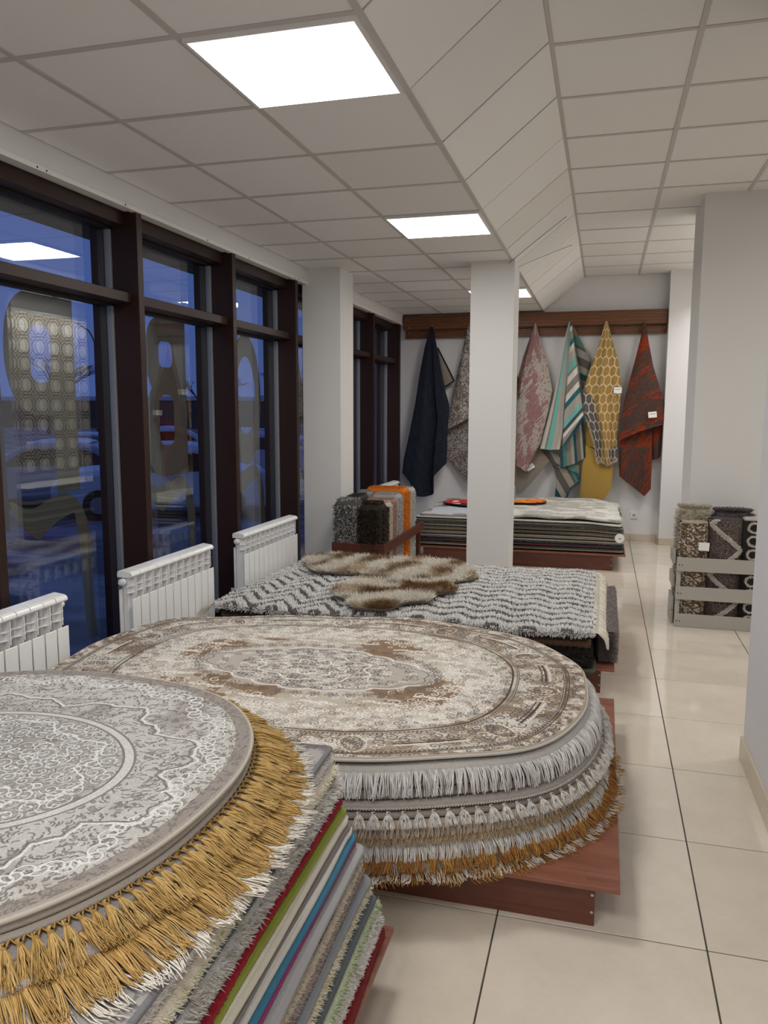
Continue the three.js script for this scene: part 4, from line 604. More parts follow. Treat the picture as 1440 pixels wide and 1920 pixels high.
// ---------------------------------------------------------------- radiators
{
  const w = 0.08, D = 0.085, y0 = 0.13, y1 = 0.715, X = -2.365;      // back plane at X, front at X + D
  const cap = (() => { const s = new THREE.Shape(); s.moveTo(0, 0); s.lineTo(0, 0.022); s.quadraticCurveTo(0.005, 0.032, 0.02, 0.033); s.lineTo(D - 0.02, 0.028); s.quadraticCurveTo(D, 0.024, D, 0.008); s.quadraticCurveTo(D - 0.004, 0.002, D - 0.01, 0); s.closePath(); const g = new THREE.ExtrudeGeometry(s, { depth: w - 0.009, bevelEnabled: true, bevelSize: 0.002, bevelThickness: 0.002, bevelSegments: 1 }); return g.translate(0, y1 - 0.033, -(w - 0.009) / 2); })();
  const sect = merge([
    rbox(0.007, 0.44, w - 0.008, 0.003, D - 0.0035, y0 + 0.22, 0, 1),                          // flat front plate
    box(D - 0.012, y1 - y0 - 0.03, 0.004, D / 2 - 0.004, (y0 + y1 - 0.03) / 2, 0),             // web
    rbox(0.03, y1 - y0 - 0.02, 0.03, 0.006, 0.03, (y0 + y1 - 0.02) / 2, 0, 1),                 // water channel
    cap,
    ...[0.6, 0.635].map((y) => new THREE.CylinderGeometry(0.045, 0.045, 0.003, 10, 1, false, -1.2, 2.4).scale(1, 1, 0.75).rotateY(Math.PI / 2).translate(D - 0.046, y, 0)),
    box(0.004, y1 - y0 - 0.1, w - 0.006, 0.008, (y0 + y1 - 0.1) / 2, 0),
    box(0.003, 0.1, 0.004, D - 0.003, 0.63, 0),
  ]);
  const hub = new THREE.CylinderGeometry(0.017, 0.017, 0.02, 16).rotateX(Math.PI / 2), nut = new THREE.CylinderGeometry(0.011, 0.011, 0.016, 6).rotateX(Math.PI / 2);
  const rad = (zNear, n, label) => { const o = thing('radiator', label, 'radiator', [X, 0, zNear], 'white sectional radiators under the windows');
    for (let i = 0; i < n; i++) at(mesh('section', sect, M.enamel, o), 0, 0, -w * (i + 0.5));
    for (const y of [y0 + 0.05, y1 - 0.055]) { at(mesh('end_plug', hub, M.enamel, o), 0.035, y, 0.008); at(mesh('valve_nut', nut, M.white, o), 0.035, y, 0.022); at(mesh('end_plug', hub, M.enamel, o), 0.035, y, -w * n - 0.008); }
    mesh('pipe', merge([cyl(0.009, 0.009, y0 + 0.05, 0.035, (y0 + 0.05) / 2, -w * n - 0.03, 10), new THREE.CylinderGeometry(0.009, 0.009, 0.03, 10).rotateX(Math.PI / 2).translate(0.035, y0 + 0.05, -w * n - 0.02)]), M.white, o);
    mesh('bracket', merge([box(0.09, 0.02, 0.012, -0.03, 0.3, -w * 1.5), box(0.09, 0.02, 0.012, -0.03, 0.3, -w * (n - 1.5)), box(0.012, 0.31, 0.02, -0.04, 0.155, -w * 1.5), box(0.012, 0.31, 0.02, -0.04, 0.155, -w * (n - 1.5))]), M.white, o);
    return o; };
  rad(-2.945 + 11 * w, 11, 'white radiator at the left edge of the picture'); rad(-3.44, 11, 'white radiator between the first two window uprights, behind the medallion rug'); rad(-4.745, 12, 'white radiator beside the shaggy rug stack'); rad(-8.03, 11, 'white radiator in the far corner behind the orange rug');
}

// ---------------------------------------------------------------- thin rugs on the back platform
{
  const G = 'thin rugs stacked on the back platform', cols = ['#3a3f2a', '#8f8d86', '#55574f', '#2f4450', '#8b3a3c', '#2c3c52', '#9c9a94', '#6d6a62', '#b1ada5', '#57544d', '#8a867d', '#a5a29b', '#5d4f3c', '#98836a', '#77746c', '#4c4a45', '#a19d95', '#66635b', '#86837b', '#55524c', '#a9a69f', '#6f6d67', '#b7b4ad'];
  let y = 0.165; const n = cols.length, th = 0.0122, ord = ['lowest', 'second', 'third', 'fourth', 'fifth', 'sixth', 'seventh', 'eighth', 'ninth', 'tenth', 'eleventh', 'twelfth', 'thirteenth', 'fourteenth', 'fifteenth', 'sixteenth', 'seventeenth', 'eighteenth', 'nineteenth', 'twentieth', 'twenty-first', 'twenty-second', 'twenty-third'];
  const names = { '#3a3f2a': 'olive', '#2f4450': 'dark blue', '#8b3a3c': 'dull red', '#2c3c52': 'navy', '#5d4f3c': 'brown', '#98836a': 'tan' };
  cols.forEach((c, i) => { const r = rng(1100 + i), f = i / n, x1 = 0.225 + (r() - 0.5) * 0.03 - 0.02 * f, o = roundRect(-1.82 + (r() - 0.5) * 0.03, x1, -9.45 + r() * 0.04, -7.8 + (r() - 0.5) * 0.025, 0.02, 0.006, 1200 + i, 0.08), sag = (x, z) => -0.022 * f * sstep(0.0, 0.32, x + 0.12) * sstep(0, 1, f * 1.4) + 0.0012 * Math.sin(x * 3);
    const edge = i % 3 === 0 ? std({ map: rep(T.mottle, 2, 2), color: lin(c).multiplyScalar(1.6), roughness: 0.95 }) : pileMat(c, 0.95, 0.001);
    rug((names[c] ?? (lin(c).r > 0.3 ? 'pale grey' : lin(c).r > 0.15 ? 'grey' : 'dark grey')) + ' thin flat rug under the hanging rugs, ' + ord[i] + (i ? ' from the bottom' : ' of its stack'), o, y, th, { top: pileMat(c), edge, h: sag, group: G, name: 'flat_rug' }); y += th + 0.0006; });
  // top: pale puffed rug on the right, pale printed rug on the left
  const o = roundRect(-0.98, 0.2, -9.4, -7.86, 0.05, 0.01, 1300, 0.06), hh = (x, z) => 0.025 * Math.sin((x + 0.95) * 2.6) * (0.6 + 0.4 * Math.sin(z * 2.5)) + 0.006 * Math.sin(x * 14 + z * 5) + 0.006 - 0.022 * sstep(-0.05, 0.2, x);
  rug('whitish quilted rug with a faint print, on the right of the back stack top', o, y + 0.002, 0.035, { top: std({ map: rep(T.printB, 0.9, 1.2), roughness: 0.95 }), edge: std({ map: rep(T.printB, 1.2, 3), roughness: 0.95 }), h: hh, rings: 14, group: 'rugs lying on the back stack' });
  const o2 = roundRect(-1.8, -1.02, -9.4, -7.85, 0.03, 0.01, 1301, 0.06);
  rug('pale grey printed rug on the left of the back stack top', o2, y + 0.002, 0.02, { top: std({ map: rep(T.printA, 1.3), color: lin('#eeeeee'), roughness: 0.95 }), edge: pileMat('#8d8b86'), h: (x, z) => 0.006 * Math.sin(x * 5), rings: 8, group: 'rugs lying on the back stack' });
  // children's rugs in bright shapes
  const blob = (label, cx, cz, a, b, rot, seed, topMat, edge, yy, hfun) => { const r = rng(seed), ph = r() * 6; const oo = superOval(cx, cz, a, b, 2.2, rot, 72).map(([x, z]) => { const t = Math.atan2(z - cz, x - cx), k = 1 + 0.06 * Math.sin(t * 3 + ph) + 0.03 * Math.sin(t * 7); return [cx + (x - cx) * k, cz + (z - cz) * k]; }); return rug(label, oo, yy, 0.016, { top: topMat, edge: pileMat(edge), rings: 6, uv: 'unit', h: hfun, group: 'bright shaped rugs on the back stack', name: 'shaped_rug' }); };
  const car = draw(512, 256, (g, W, H) => { g.fillStyle = '#c22a26'; g.fillRect(0, 0, W, H); g.fillStyle = '#e9c33a'; g.fillRect(190, 50, 250, 150); g.fillStyle = '#3a7a3a'; for (let i = 0; i < 4; i++) g.fillRect(210 + i * 60, 60, 22, 130); g.fillStyle = '#f2efe6'; g.beginPath(); g.arc(90, 110, 26, 0, 7); g.fill(); g.fillRect(60, 190, 90, 26); g.fillStyle = '#22262c'; g.fillRect(150, 170, 60, 60); g.fillRect(20, 210, 120, 40); speckle(g, W, H, 0.1, 3); });
  blob('red and yellow shaped children\'s rug beside the middle column', -1.32, -8.75, 0.38, 0.3, 0.1, 5, std({ map: car, roughness: 0.95 }), '#1f2328', y + 0.03, () => 0.004);
  const fire = draw(256, 256, (g, W, H) => { g.fillStyle = '#e88a1e'; g.fillRect(0, 0, W, H); const r = rng(4); for (let i = 0; i < 26; i++) { g.fillStyle = ['#d4521a', '#f0b23a', '#c23a18'][i % 3]; g.beginPath(); g.ellipse(r() * W, r() * H, 60 * r() + 10, 14, r() * 3, 0, 7); g.fill(); } });
  blob('orange flame patterned shaped rug beside the middle column', -0.82, -8.82, 0.24, 0.2, 0, 6, std({ map: fire, roughness: 0.95 }), '#241d18', y + 0.045, (x, z) => hh(x, z) * 0.8 + 0.006);
  const pt = roundRect(-1.72, -1.2, -8.35, -7.95, 0.02, 0.012, 1303, 0.05); rug('small pale blue grey mat hanging over the back stack edge', pt, y + 0.026, 0.008, { top: pileMat('#b9bec4'), h: (x, z) => -0.02 * sstep(-8.05, -7.95, z), rings: 6, group: 'rugs lying on the back stack', name: 'small_mat' });
  // round paper tag
  const tg = thing('price_tag', 'round white paper tag hanging on the corner of the back stack', 'tag', [0.185, 0.325, -7.755]); mesh('disc', new THREE.CylinderGeometry(0.045, 0.045, 0.002, 28).rotateX(Math.PI / 2).rotateY(0.1), M.paper, tg); mesh('print', box(0.03, 0.008, 0.001, 0, -0.004, 0.0016), std({ color: lin('#7a8088') }), tg);
}

// ---------------------------------------------------------------- brown wooden crate with standing rugs
{
  const o = thing('rug_crate', 'dark brown wooden crate holding upright shaggy rugs', 'crate'), x0 = -2.125, x1 = -1.672, z0 = -7.5, z1 = -6.06;
  const rail = (name, a) => mesh(name, metric(rspan(...a, 0.004)), M.crate, o);
  for (const [ya, yb] of [[0.04, 0.13], [0.365, 0.45]]) { rail('front_rail', [x0, x1, ya, yb, z1 - 0.022, z1]); rail('back_rail', [x0, x1, ya, yb, z0, z0 + 0.022]); rail('side_rail', [x1 - 0.022, x1, ya, yb, z0 + 0.022, z1 - 0.022]); rail('side_rail', [x0, x0 + 0.022, ya, yb, z0 + 0.022, z1 - 0.022]); }
  for (const x of [x0 + 0.024, x1 - 0.064]) for (const z of [z0 + 0.024, z1 - 0.064]) rail('post', [x, x + 0.04, 0, 0.44, z, z + 0.04]);
  rail('bottom', [x0 + 0.024, x1 - 0.024, 0.02, 0.036, z0 + 0.024, z1 - 0.024]);
  const G = 'shaggy rugs standing in the brown crate';
  const stand = (label, x0, x1, z0, z1, top, cols, len, w, n, seed, dirY = -0.3) => { const t = thing('folded_rug', label, 'rug', [0, 0, 0], G), y0 = 0.04, W = x1 - x0, D = z1 - z0, H = top - y0, cx = (x0 + x1) / 2, cz = (z0 + z1) / 2, r = Math.min(W, D) * 0.2; mesh('body', metric(rbox(W, H, D, r, cx, y0 + H / 2, cz, 6)), pileMat(cols[0], 0.95, 0.004), t);
    fibres('pile_fibres', t, n, seed, (j, q) => { const k = q(); let nx, ny, nz, p; if (k < 0.5) { const u = q() - 0.5; nx = u * 0.5; nz = 1; ny = 0; p = [cx + u * (W - r), y0 + H * (0.02 + 0.94 * q()), z1 - (Math.abs(u) > 0.42 ? 0.01 : 0.002)]; } else if (k < 0.78) { nx = 1; nz = (q() - 0.5) * 0.4; ny = 0; p = [x1 - 0.002, y0 + H * (0.02 + 0.94 * q()), lerp(z0 + r * 0.6, z1 - r * 0.6, q())]; } else if (k < 0.86) { nx = -1; nz = 0.2; ny = 0; p = [x0 + 0.002, y0 + H * (0.02 + 0.94 * q()), lerp(z0 + r * 0.6, z1 - r * 0.6, q())]; } else { nx = q() - 0.5; nz = q() - 0.2; ny = 1; p = [lerp(x0 + r * 0.6, x1 - r * 0.6, q()), top - 0.004, lerp(z0 + r * 0.6, z1 - r * 0.6, q())]; }
      const c = rgb(cols[Math.floor(q() * cols.length)]); return { p, d: [nx + (q() - 0.5) * 0.9, ny + (ny ? 0 : dirY) + (q() - 0.5) * 0.9, nz + (q() - 0.5) * 0.9], len: len * (0.7 + 0.6 * q()), w, c: shade(c, 0.75 + 0.5 * q()) }; }); return t; };
  stand('black and white speckled shaggy rug at the front left of the brown crate', -2.115, -1.905, -6.27, -6.09, 0.79, ['#55534f', '#c9c7c2', '#2c2b2a', '#8b8986', '#e2e0dc'], 0.026, 0.0055, 9000, 2001);
  stand('dark brown black shaggy rug at the front right of the brown crate', -1.9, -1.702, -6.26, -6.08, 0.77, ['#2e261e', '#46392b', '#1d1814', '#6f5a42', '#241e19'], 0.028, 0.0055, 13000, 2002);
  stand('cream ribbed plush rug behind the dark brown one', -1.93, -1.703, -6.42, -6.285, 0.765, ['#cfc5b0', '#dcd4c2', '#bdb29c'], 0.014, 0.005, 6000, 2003);
  stand('dusty pink rug in the brown crate', -1.95, -1.703, -6.575, -6.445, 0.775, ['#a8847a', '#b9958b', '#957067'], 0.009, 0.005, 9000, 2004);
  stand('charcoal rug behind the speckled one in the brown crate', -2.1, -1.97, -6.62, -6.3, 0.8, ['#3a3836', '#514f4c', '#2a2928'], 0.02, 0.005, 4000, 2005);
  stand('light grey plush rug in the brown crate', -1.95, -1.703, -6.8, -6.6, 0.8, ['#a9a7a5', '#c2c0be', '#908e8c'], 0.012, 0.005, 10000, 2006);
  stand('bright orange shaggy rug in the brown crate', -2.08, -1.703, -7.06, -6.83, 0.83, ['#d9791f', '#e89530', '#c4621a'], 0.014, 0.0055, 14000, 2007);
  stand('pale grey green rug at the back of the brown crate', -2.05, -1.703, -7.3, -7.1, 0.81, ['#b5b6ae', '#9fa199', '#cacbc4'], 0.012, 0.0045, 5000, 2008);
  stand('grey white rug at the window side of the brown crate', -2.1, -1.98, -6.8, -6.64, 0.81, ['#8e8e8c', '#b9b9b6', '#6b6b69'], 0.018, 0.005, 3500, 2009);
}

// ---------------------------------------------------------------- grey slatted crate with rolled rugs
{
  const o = thing('slatted_crate', 'grey painted slatted crate in front of the broad right column', 'crate'), x0 = 0.535, x1 = 1.2, z1 = -5.85, z0 = -6.2;
  const slat = (name, a) => mesh(name, metric(rspan(...a, 0.002)), M.cartGrey, o);
  for (const [ya, yb] of [[0, 0.096], [0.2, 0.294], [0.405, 0.503]]) { slat('slat', [x0, x1, ya, yb, z1 - 0.016, z1]); slat('back_slat', [x0, x1, ya, yb, z0, z0 + 0.016]); slat('side_slat', [x1 - 0.016, x1, ya, yb, z0 + 0.016, z1 - 0.016]); }
  for (const [ya, yb] of [[0.0, 0.096], [0.1, 0.196], [0.27, 0.36], [0.44, 0.53]]) slat('side_slat', [x0 - 0.018, x0 - 0.001, ya, yb, z0, z1 - 0.09]);
  for (const x of [x0 + 0.001, x1 - 0.046]) for (const z of [z0 + 0.017, z1 - 0.047]) slat('post', [x + 0.001, x + 0.031, 0, 0.5, z, z + 0.03]);
  slat('bottom', [x0 + 0.034, x1 - 0.02, 0.004, 0.02, z0 + 0.02, z1 - 0.02]);
  const sc = new THREE.SphereGeometry(0.004, 8, 6); for (const y of [0.045, 0.245, 0.45]) for (const x of [0.552, 0.572]) at(mesh('nail', sc, M.dark, o), x, y, z1);
  const G = 'rolled rugs in the grey crate';
  const roll = (label, x, z, rx, rz, top, mat, endCol, deco) => { const t = thing('rolled_rug', label, 'rug', [x, 0.021, z], G), H = top - 0.021; const pts = [[0.0, 0], [0.94, 0], [1, 0.012], [1, H - 0.015], [0.95, H]].map(([a, b]) => new THREE.Vector2(a, b)); const g = new THREE.LatheGeometry(pts, 28).scale(rx, 1, rz); const uv = g.attributes.uv; for (let i = 0; i < uv.count; i++) uv.setXY(i, uv.getX(i) * 6.283 * rx, g.attributes.position.getY(i)); mesh('roll', g, mat, t);
    const sp = []; for (let i = 0; i <= 90; i++) { const a = i / 90 * 6.283 * 3.4, q = 0.18 + 0.74 * i / 90; sp.push(new THREE.Vector3(Math.cos(a) * q * rx, H, Math.sin(a) * q * rz)); } mesh('spiral_end', new THREE.TubeGeometry(new THREE.CatmullRomCurve3(sp), 150, 0.0085, 5), pileMat(endCol), t); mesh('core', new THREE.CircleGeometry(1, 24).rotateX(-Math.PI / 2).scale(rx * 0.93, 1, rz * 0.93).translate(0, H - 0.006, 0), M.dark, t); if (deco) deco(t, rx, rz, H); return t; };
  const bark = std({ map: rep(paint(256, 256, (x, y) => { const a = pfbm(x / 14, y / 10, 18, 3, 210), b = pfbm(x / 30, y / 30, 8, 2, 215), c = pfbm(x / 5, y / 5, 51, 2, 218); let k = mix3([120, 94, 66], [112, 90, 60], sstep(0.5, 0.56, b)); k = mix3(k, [214, 208, 196], sstep(0.52, 0.56, a)); return mix3(k, [58, 44, 36], sstep(0.6, 0.66, c)); }), 4.5), roughness: 0.95, bumpMap: rep(T.fine, 5), bumpScale: 0.004 });
  const darkW = std({ map: rep(paint(256, 256, (x, y) => { const a = hash2(x >> 1, y >> 2, 6), b = pfbm(x / 20, y / 20, 12, 2, 220); return a > 0.72 ? [150, 140, 132] : a > 0.62 ? [120, 70, 66] : mix3([44, 40, 40], [66, 56, 56], b); }), 4), roughness: 0.95, bumpMap: rep(T.fine, 5), bumpScale: 0.003 });
  const blk = pileMat('#2e2b2b', 0.95, 0.004), whiteTuft = (t, seed, n, place) => fibres('white_tufts', t, n, seed, (j, q) => { const [p, nrm] = place(q); return { p, d: [nrm[0] + (q() - 0.5), nrm[1] + (q() - 0.5), nrm[2] + (q() - 0.5)], len: 0.014 + 0.008 * q(), w: 0.006, c: shade(rgb('#f2ece2'), 0.85 + 0.25 * q()) }; }, 'raised white tufted pattern');
  roll('brown and white mottled rolled rug at the left of the grey crate', 0.648, -5.985, 0.105, 0.1, 0.745, bark, '#cbbfa6');
  roll('dark rolled rug with a white zigzag band in the grey crate', 0.86, -5.99, 0.125, 0.1, 0.775, darkW, '#5a5552', (t, rx, rz, H) => whiteTuft(t, 2101, 5200, (q) => { const y = q() * H, ph = ((y / 0.36) % 1 + 1) % 1, zig = Math.abs(ph - 0.5) * 2, a = lerp(-0.85, 0.8, 1 - zig) + (q() - 0.5) * 0.3; return [[Math.sin(a) * rx, y, Math.cos(a) * rz], [Math.sin(a), 0, Math.cos(a)]]; }));
  roll('black rolled rug with a column of white rings in the grey crate', 1.04, -5.98, 0.09, 0.1, 0.78, blk, '#d5cec2', (t, rx, rz, H) => whiteTuft(t, 2102, 6000, (q) => { const k = Math.floor(q() * 8), b = q() * 6.283, ry = 0.034, y = 0.05 + k * 0.094 + Math.sin(b) * ry, a = -0.1 + Math.cos(b) * 0.36; return [[Math.sin(a) * rx, Math.min(y, H), Math.cos(a) * rz], [Math.sin(a), 0, Math.cos(a)]]; }));
  const shag = (label, x, z, rx, rz, top, cols, seed) => { const t = roll(label, x, z, rx, rz, top, pileMat(cols[0], 0.95, 0.005), cols[1]); fibres('pile_fibres', t, 7000, seed, (j, q) => { const a = q() * 6.283, tp = q() < 0.3, k = tp ? 0.4 + 0.55 * q() : 1; return { p: [Math.sin(a) * rx * k, tp ? top - 0.025 : q() * (top - 0.03), Math.cos(a) * rz * k], d: [Math.sin(a) + q() - 0.5, tp ? 1 : -0.2 + q() * 0.5, Math.cos(a) + q() - 0.5], len: 0.03 + 0.016 * q(), w: 0.005, c: shade(rgb(cols[Math.floor(q() * 3)]), 0.8 + 0.4 * q()) }; }); };
  shag('cream long haired rolled rug at the back left of the grey crate', 0.66, -6.115, 0.1, 0.06, 0.83, ['#d3cab4', '#e0d9c8', '#bdb49c'], 2110);
  shag('plum grey rolled rug at the back of the grey crate', 0.92, -6.12, 0.12, 0.06, 0.81, ['#75646a', '#84737a', '#5f5056'], 2111);
  const pg = tag(mesh('price_sheet', metric(box(0.07, 0.058, 0.001)), M.paper, scene), 'blank white price sheet on the rolls of the grey crate', 'price sheet'); pg.position.set(0.71, 0.585, -5.868); pg.rotation.set(-0.06, 0, -0.04);
}

// ---------------------------------------------------------------- rail boards and hanging rugs on the back wall
{
  const o = thing('hanging_rail', 'dark stained wooden rail boards along the top of the back wall', 'rail', [0, 0, 0]);
  mesh('upper_board', metric(rspan(-2.41, 0.648, 2.51, 2.67, -9.6, -9.565, 0.004)), M.pine, o);
  mesh('middle_board', metric(rspan(-2.4, 0.645, 2.5, 2.575, -9.65, -9.605, 0.004)), M.pine, o);
  mesh('lower_board', metric(rspan(-2.4, 0.648, 2.405, 2.495, -9.66, -9.64, 0.004)), M.pine, o);
  mesh('batten', merge([-2.2, -1.4, -0.6, 0.2, 0.6].map((x) => box(0.04, 0.26, 0.05, x, 2.54, -9.682))), M.pine, o);
  const hk = new THREE.TorusGeometry(0.012, 0.0028, 6, 14, 4.2).rotateY(Math.PI / 2); for (const x of [-2.046, -1.602, -1.237, -0.81, -0.412, -0.016, 0.402]) at(mesh('hook', hk, M.steel, o), x, 2.536, -9.555);
  const sc = new THREE.SphereGeometry(0.006, 8, 6); for (const [x, y] of [[-2.33, 2.53], [-2.33, 2.47], [-0.93, 2.53], [-0.95, 2.47], [0.62, 2.47]]) at(mesh('screw', sc, M.screw, o), x, y, -9.56);
}
const PATCH = {
  navy:{L:[[-2.061,2.532],[-2.128,2.304],[-2.186,1.996],[-2.243,1.605],[-2.312,1.25],[-2.382,0.929],[-2.402,0.758]],R:[[-2.031,2.531],[-1.979,2.282],[-1.926,2.031],[-1.873,1.78],[-1.815,1.586],[-1.836,1.255],[-1.841,0.89]],B:[[-2.402,0.758],[-2.297,0.65],[-2.213,0.47],[-2.111,0.464],[-1.999,0.497],[-2.001,0.718],[-1.841,0.89]],z:-9.53},
  navyflap:{L:[[-1.993,2.287],[-1.961,2.113],[-1.939,1.958],[-1.887,1.817]],R:[[-1.983,2.287],[-1.901,2.131],[-1.819,1.976],[-1.778,1.888]],B:[[-1.887,1.817],[-1.778,1.888]],z:-9.60},
  grey:{L:[[-1.612,2.523],[-1.676,2.221],[-1.749,1.877],[-1.804,1.548],[-1.851,1.293]],R:[[-1.593,2.522],[-1.5,2.218],[-1.416,1.874],[-1.354,1.645],[-1.331,1.472]],B:[[-1.851,1.293],[-1.722,1.353],[-1.584,1.432],[-1.331,1.472]],z:-9.55},
  greylow:{L:[[-1.834,1.331],[-1.863,1.212],[-1.862,1.093],[-1.86,0.974]],R:[[-1.361,1.491],[-1.356,1.257],[-1.372,1.061],[-1.388,0.864]],B:[[-1.86,0.974],[-1.726,0.797],[-1.593,0.671],[-1.463,0.624],[-1.388,0.864]],z:-9.62},
  dark:{L:[[-1.247,2.56],[-1.278,2.214],[-1.309,1.836],[-1.34,1.452],[-1.354,1.162]],R:[[-1.228,2.56],[-1.127,2.287],[-1.046,2.06],[-0.995,1.909],[-1.019,1.739]],B:[[-1.354,1.162],[-1.254,1.066],[-1.12,1.107],[-1.022,1.454],[-1.019,1.739]],z:-9.55},
  pink:{L:[[-0.816,2.546],[-0.854,2.39],[-0.912,2.113],[-0.962,1.833],[-0.99,1.454],[-1.01,1.072],[-1.009,0.898]],R:[[-0.805,2.546],[-0.751,2.351],[-0.67,2.11],[-0.596,1.775],[-0.635,1.531],[-0.718,1.152],[-0.87,0.805]],B:[[-1.009,0.898],[-0.947,0.861],[-0.87,0.805]],z:-9.52},
  pinkside:{L:[[-0.828,2.536],[-0.95,2.175],[-1.001,1.949],[-1.011,1.74]],R:[[-0.815,2.536],[-0.86,2.36],[-0.892,2.136],[-0.939,1.74]],B:[[-1.011,1.74],[-0.939,1.74]],z:-9.60},
  pinkflap:{L:[[-1.018,0.912],[-1.018,0.815],[-1.018,0.639]],R:[[-0.76,1.091],[-0.663,1.016],[-0.61,0.936]],B:[[-1.018,0.639],[-0.938,0.533],[-0.788,0.703],[-0.61,0.936]],z:-9.60},
  strA:{L:[[-0.432,2.547],[-0.469,2.384],[-0.521,2.016],[-0.585,1.682],[-0.651,1.38],[-0.685,1.247],[-0.718,1.085]],R:[[-0.414,2.547],[-0.405,2.382],[-0.439,2.015],[-0.455,1.644],[-0.465,1.268],[-0.493,1.079]],B:[[-0.718,1.085],[-0.605,1.073],[-0.493,1.079]],z:-9.54},
  strB:{L:[[-0.419,2.543],[-0.412,2.197],[-0.434,1.736],[-0.453,1.457],[-0.459,1.128]],R:[[-0.401,2.542],[-0.36,2.269],[-0.315,2.012],[-0.274,1.736],[-0.232,1.486]],B:[[-0.459,1.128],[-0.35,1.289],[-0.232,1.486]],z:-9.50},
  strC:{L:[[-0.413,2.544],[-0.358,2.276],[-0.304,2.017],[-0.259,1.775]],R:[[-0.402,2.549],[-0.297,2.349],[-0.167,2.089],[-0.189,1.942]],B:[[-0.259,1.775],[-0.189,1.942]],z:-9.60},
  strD:{L:[[-0.469,1.173],[-0.463,1.021],[-0.454,0.868]],R:[[-0.25,1.532],[-0.219,1.27],[-0.191,0.988]],B:[[-0.454,0.868],[-0.322,0.909],[-0.191,0.988]],z:-9.57},
  strE:{L:[[-0.724,1.091],[-0.606,0.939],[-0.536,0.824],[-0.523,0.689],[-0.536,0.485]],R:[[-0.343,0.944],[-0.263,0.888],[-0.254,0.716]],B:[[-0.536,0.485],[-0.422,0.479],[-0.37,0.616],[-0.254,0.716]],z:-9.62},
  hon:{L:[[-0.029,2.544],[-0.079,2.32],[-0.143,2.121],[-0.216,1.884],[-0.245,1.718],[-0.24,1.532],[-0.172,1.402],[-0.101,1.198],[-0.047,0.936]],R:[[-0.002,2.544],[0.063,2.317],[0.133,2.099],[0.179,1.826],[0.173,1.552],[0.152,1.294],[0.168,0.978]],B:[[-0.047,0.936],[-0.011,0.965],[0.063,0.92],[0.115,0.958],[0.168,0.978]],z:-9.53},
  honB:{L:[[-0.23,1.551],[-0.212,1.345],[-0.197,1.118]],R:[[-0.066,1.458],[-0.041,1.271],[-0.025,1.083]],B:[[-0.197,1.118],[-0.108,1.108],[-0.025,1.083]],z:-9.61},
  honC:{L:[[-0.197,1.129],[-0.229,0.891],[-0.245,0.547]],R:[[0.133,0.974],[0.121,0.823],[0.118,0.653]],B:[[-0.245,0.547],[-0.206,0.487],[0.007,0.469],[0.076,0.566],[0.118,0.653]],z:-9.58},
  rust:{L:[[0.393,2.532],[0.36,2.328],[0.317,2.114],[0.272,1.916],[0.213,1.644],[0.186,1.423],[0.174,1.192]],R:[[0.41,2.532],[0.447,2.327],[0.511,2.04],[0.601,1.77],[0.671,1.553],[0.717,1.399]],B:[[0.174,1.192],[0.386,1.296],[0.559,1.353],[0.717,1.399]],z:-9.52},
  rustB:{L:[[0.195,1.237],[0.184,1.05],[0.187,0.9],[0.195,0.778]],R:[[0.536,1.351],[0.542,1.093],[0.548,0.871],[0.549,0.637]],B:[[0.195,0.778],[0.344,0.659],[0.482,0.551],[0.549,0.637]],z:-9.58},
  rustC:{L:[[0.52,1.35],[0.541,1.166],[0.551,0.971]],R:[[0.671,1.388],[0.654,1.186],[0.645,1.01]],B:[[0.551,0.971],[0.599,0.977],[0.645,1.01]],z:-9.62},
};
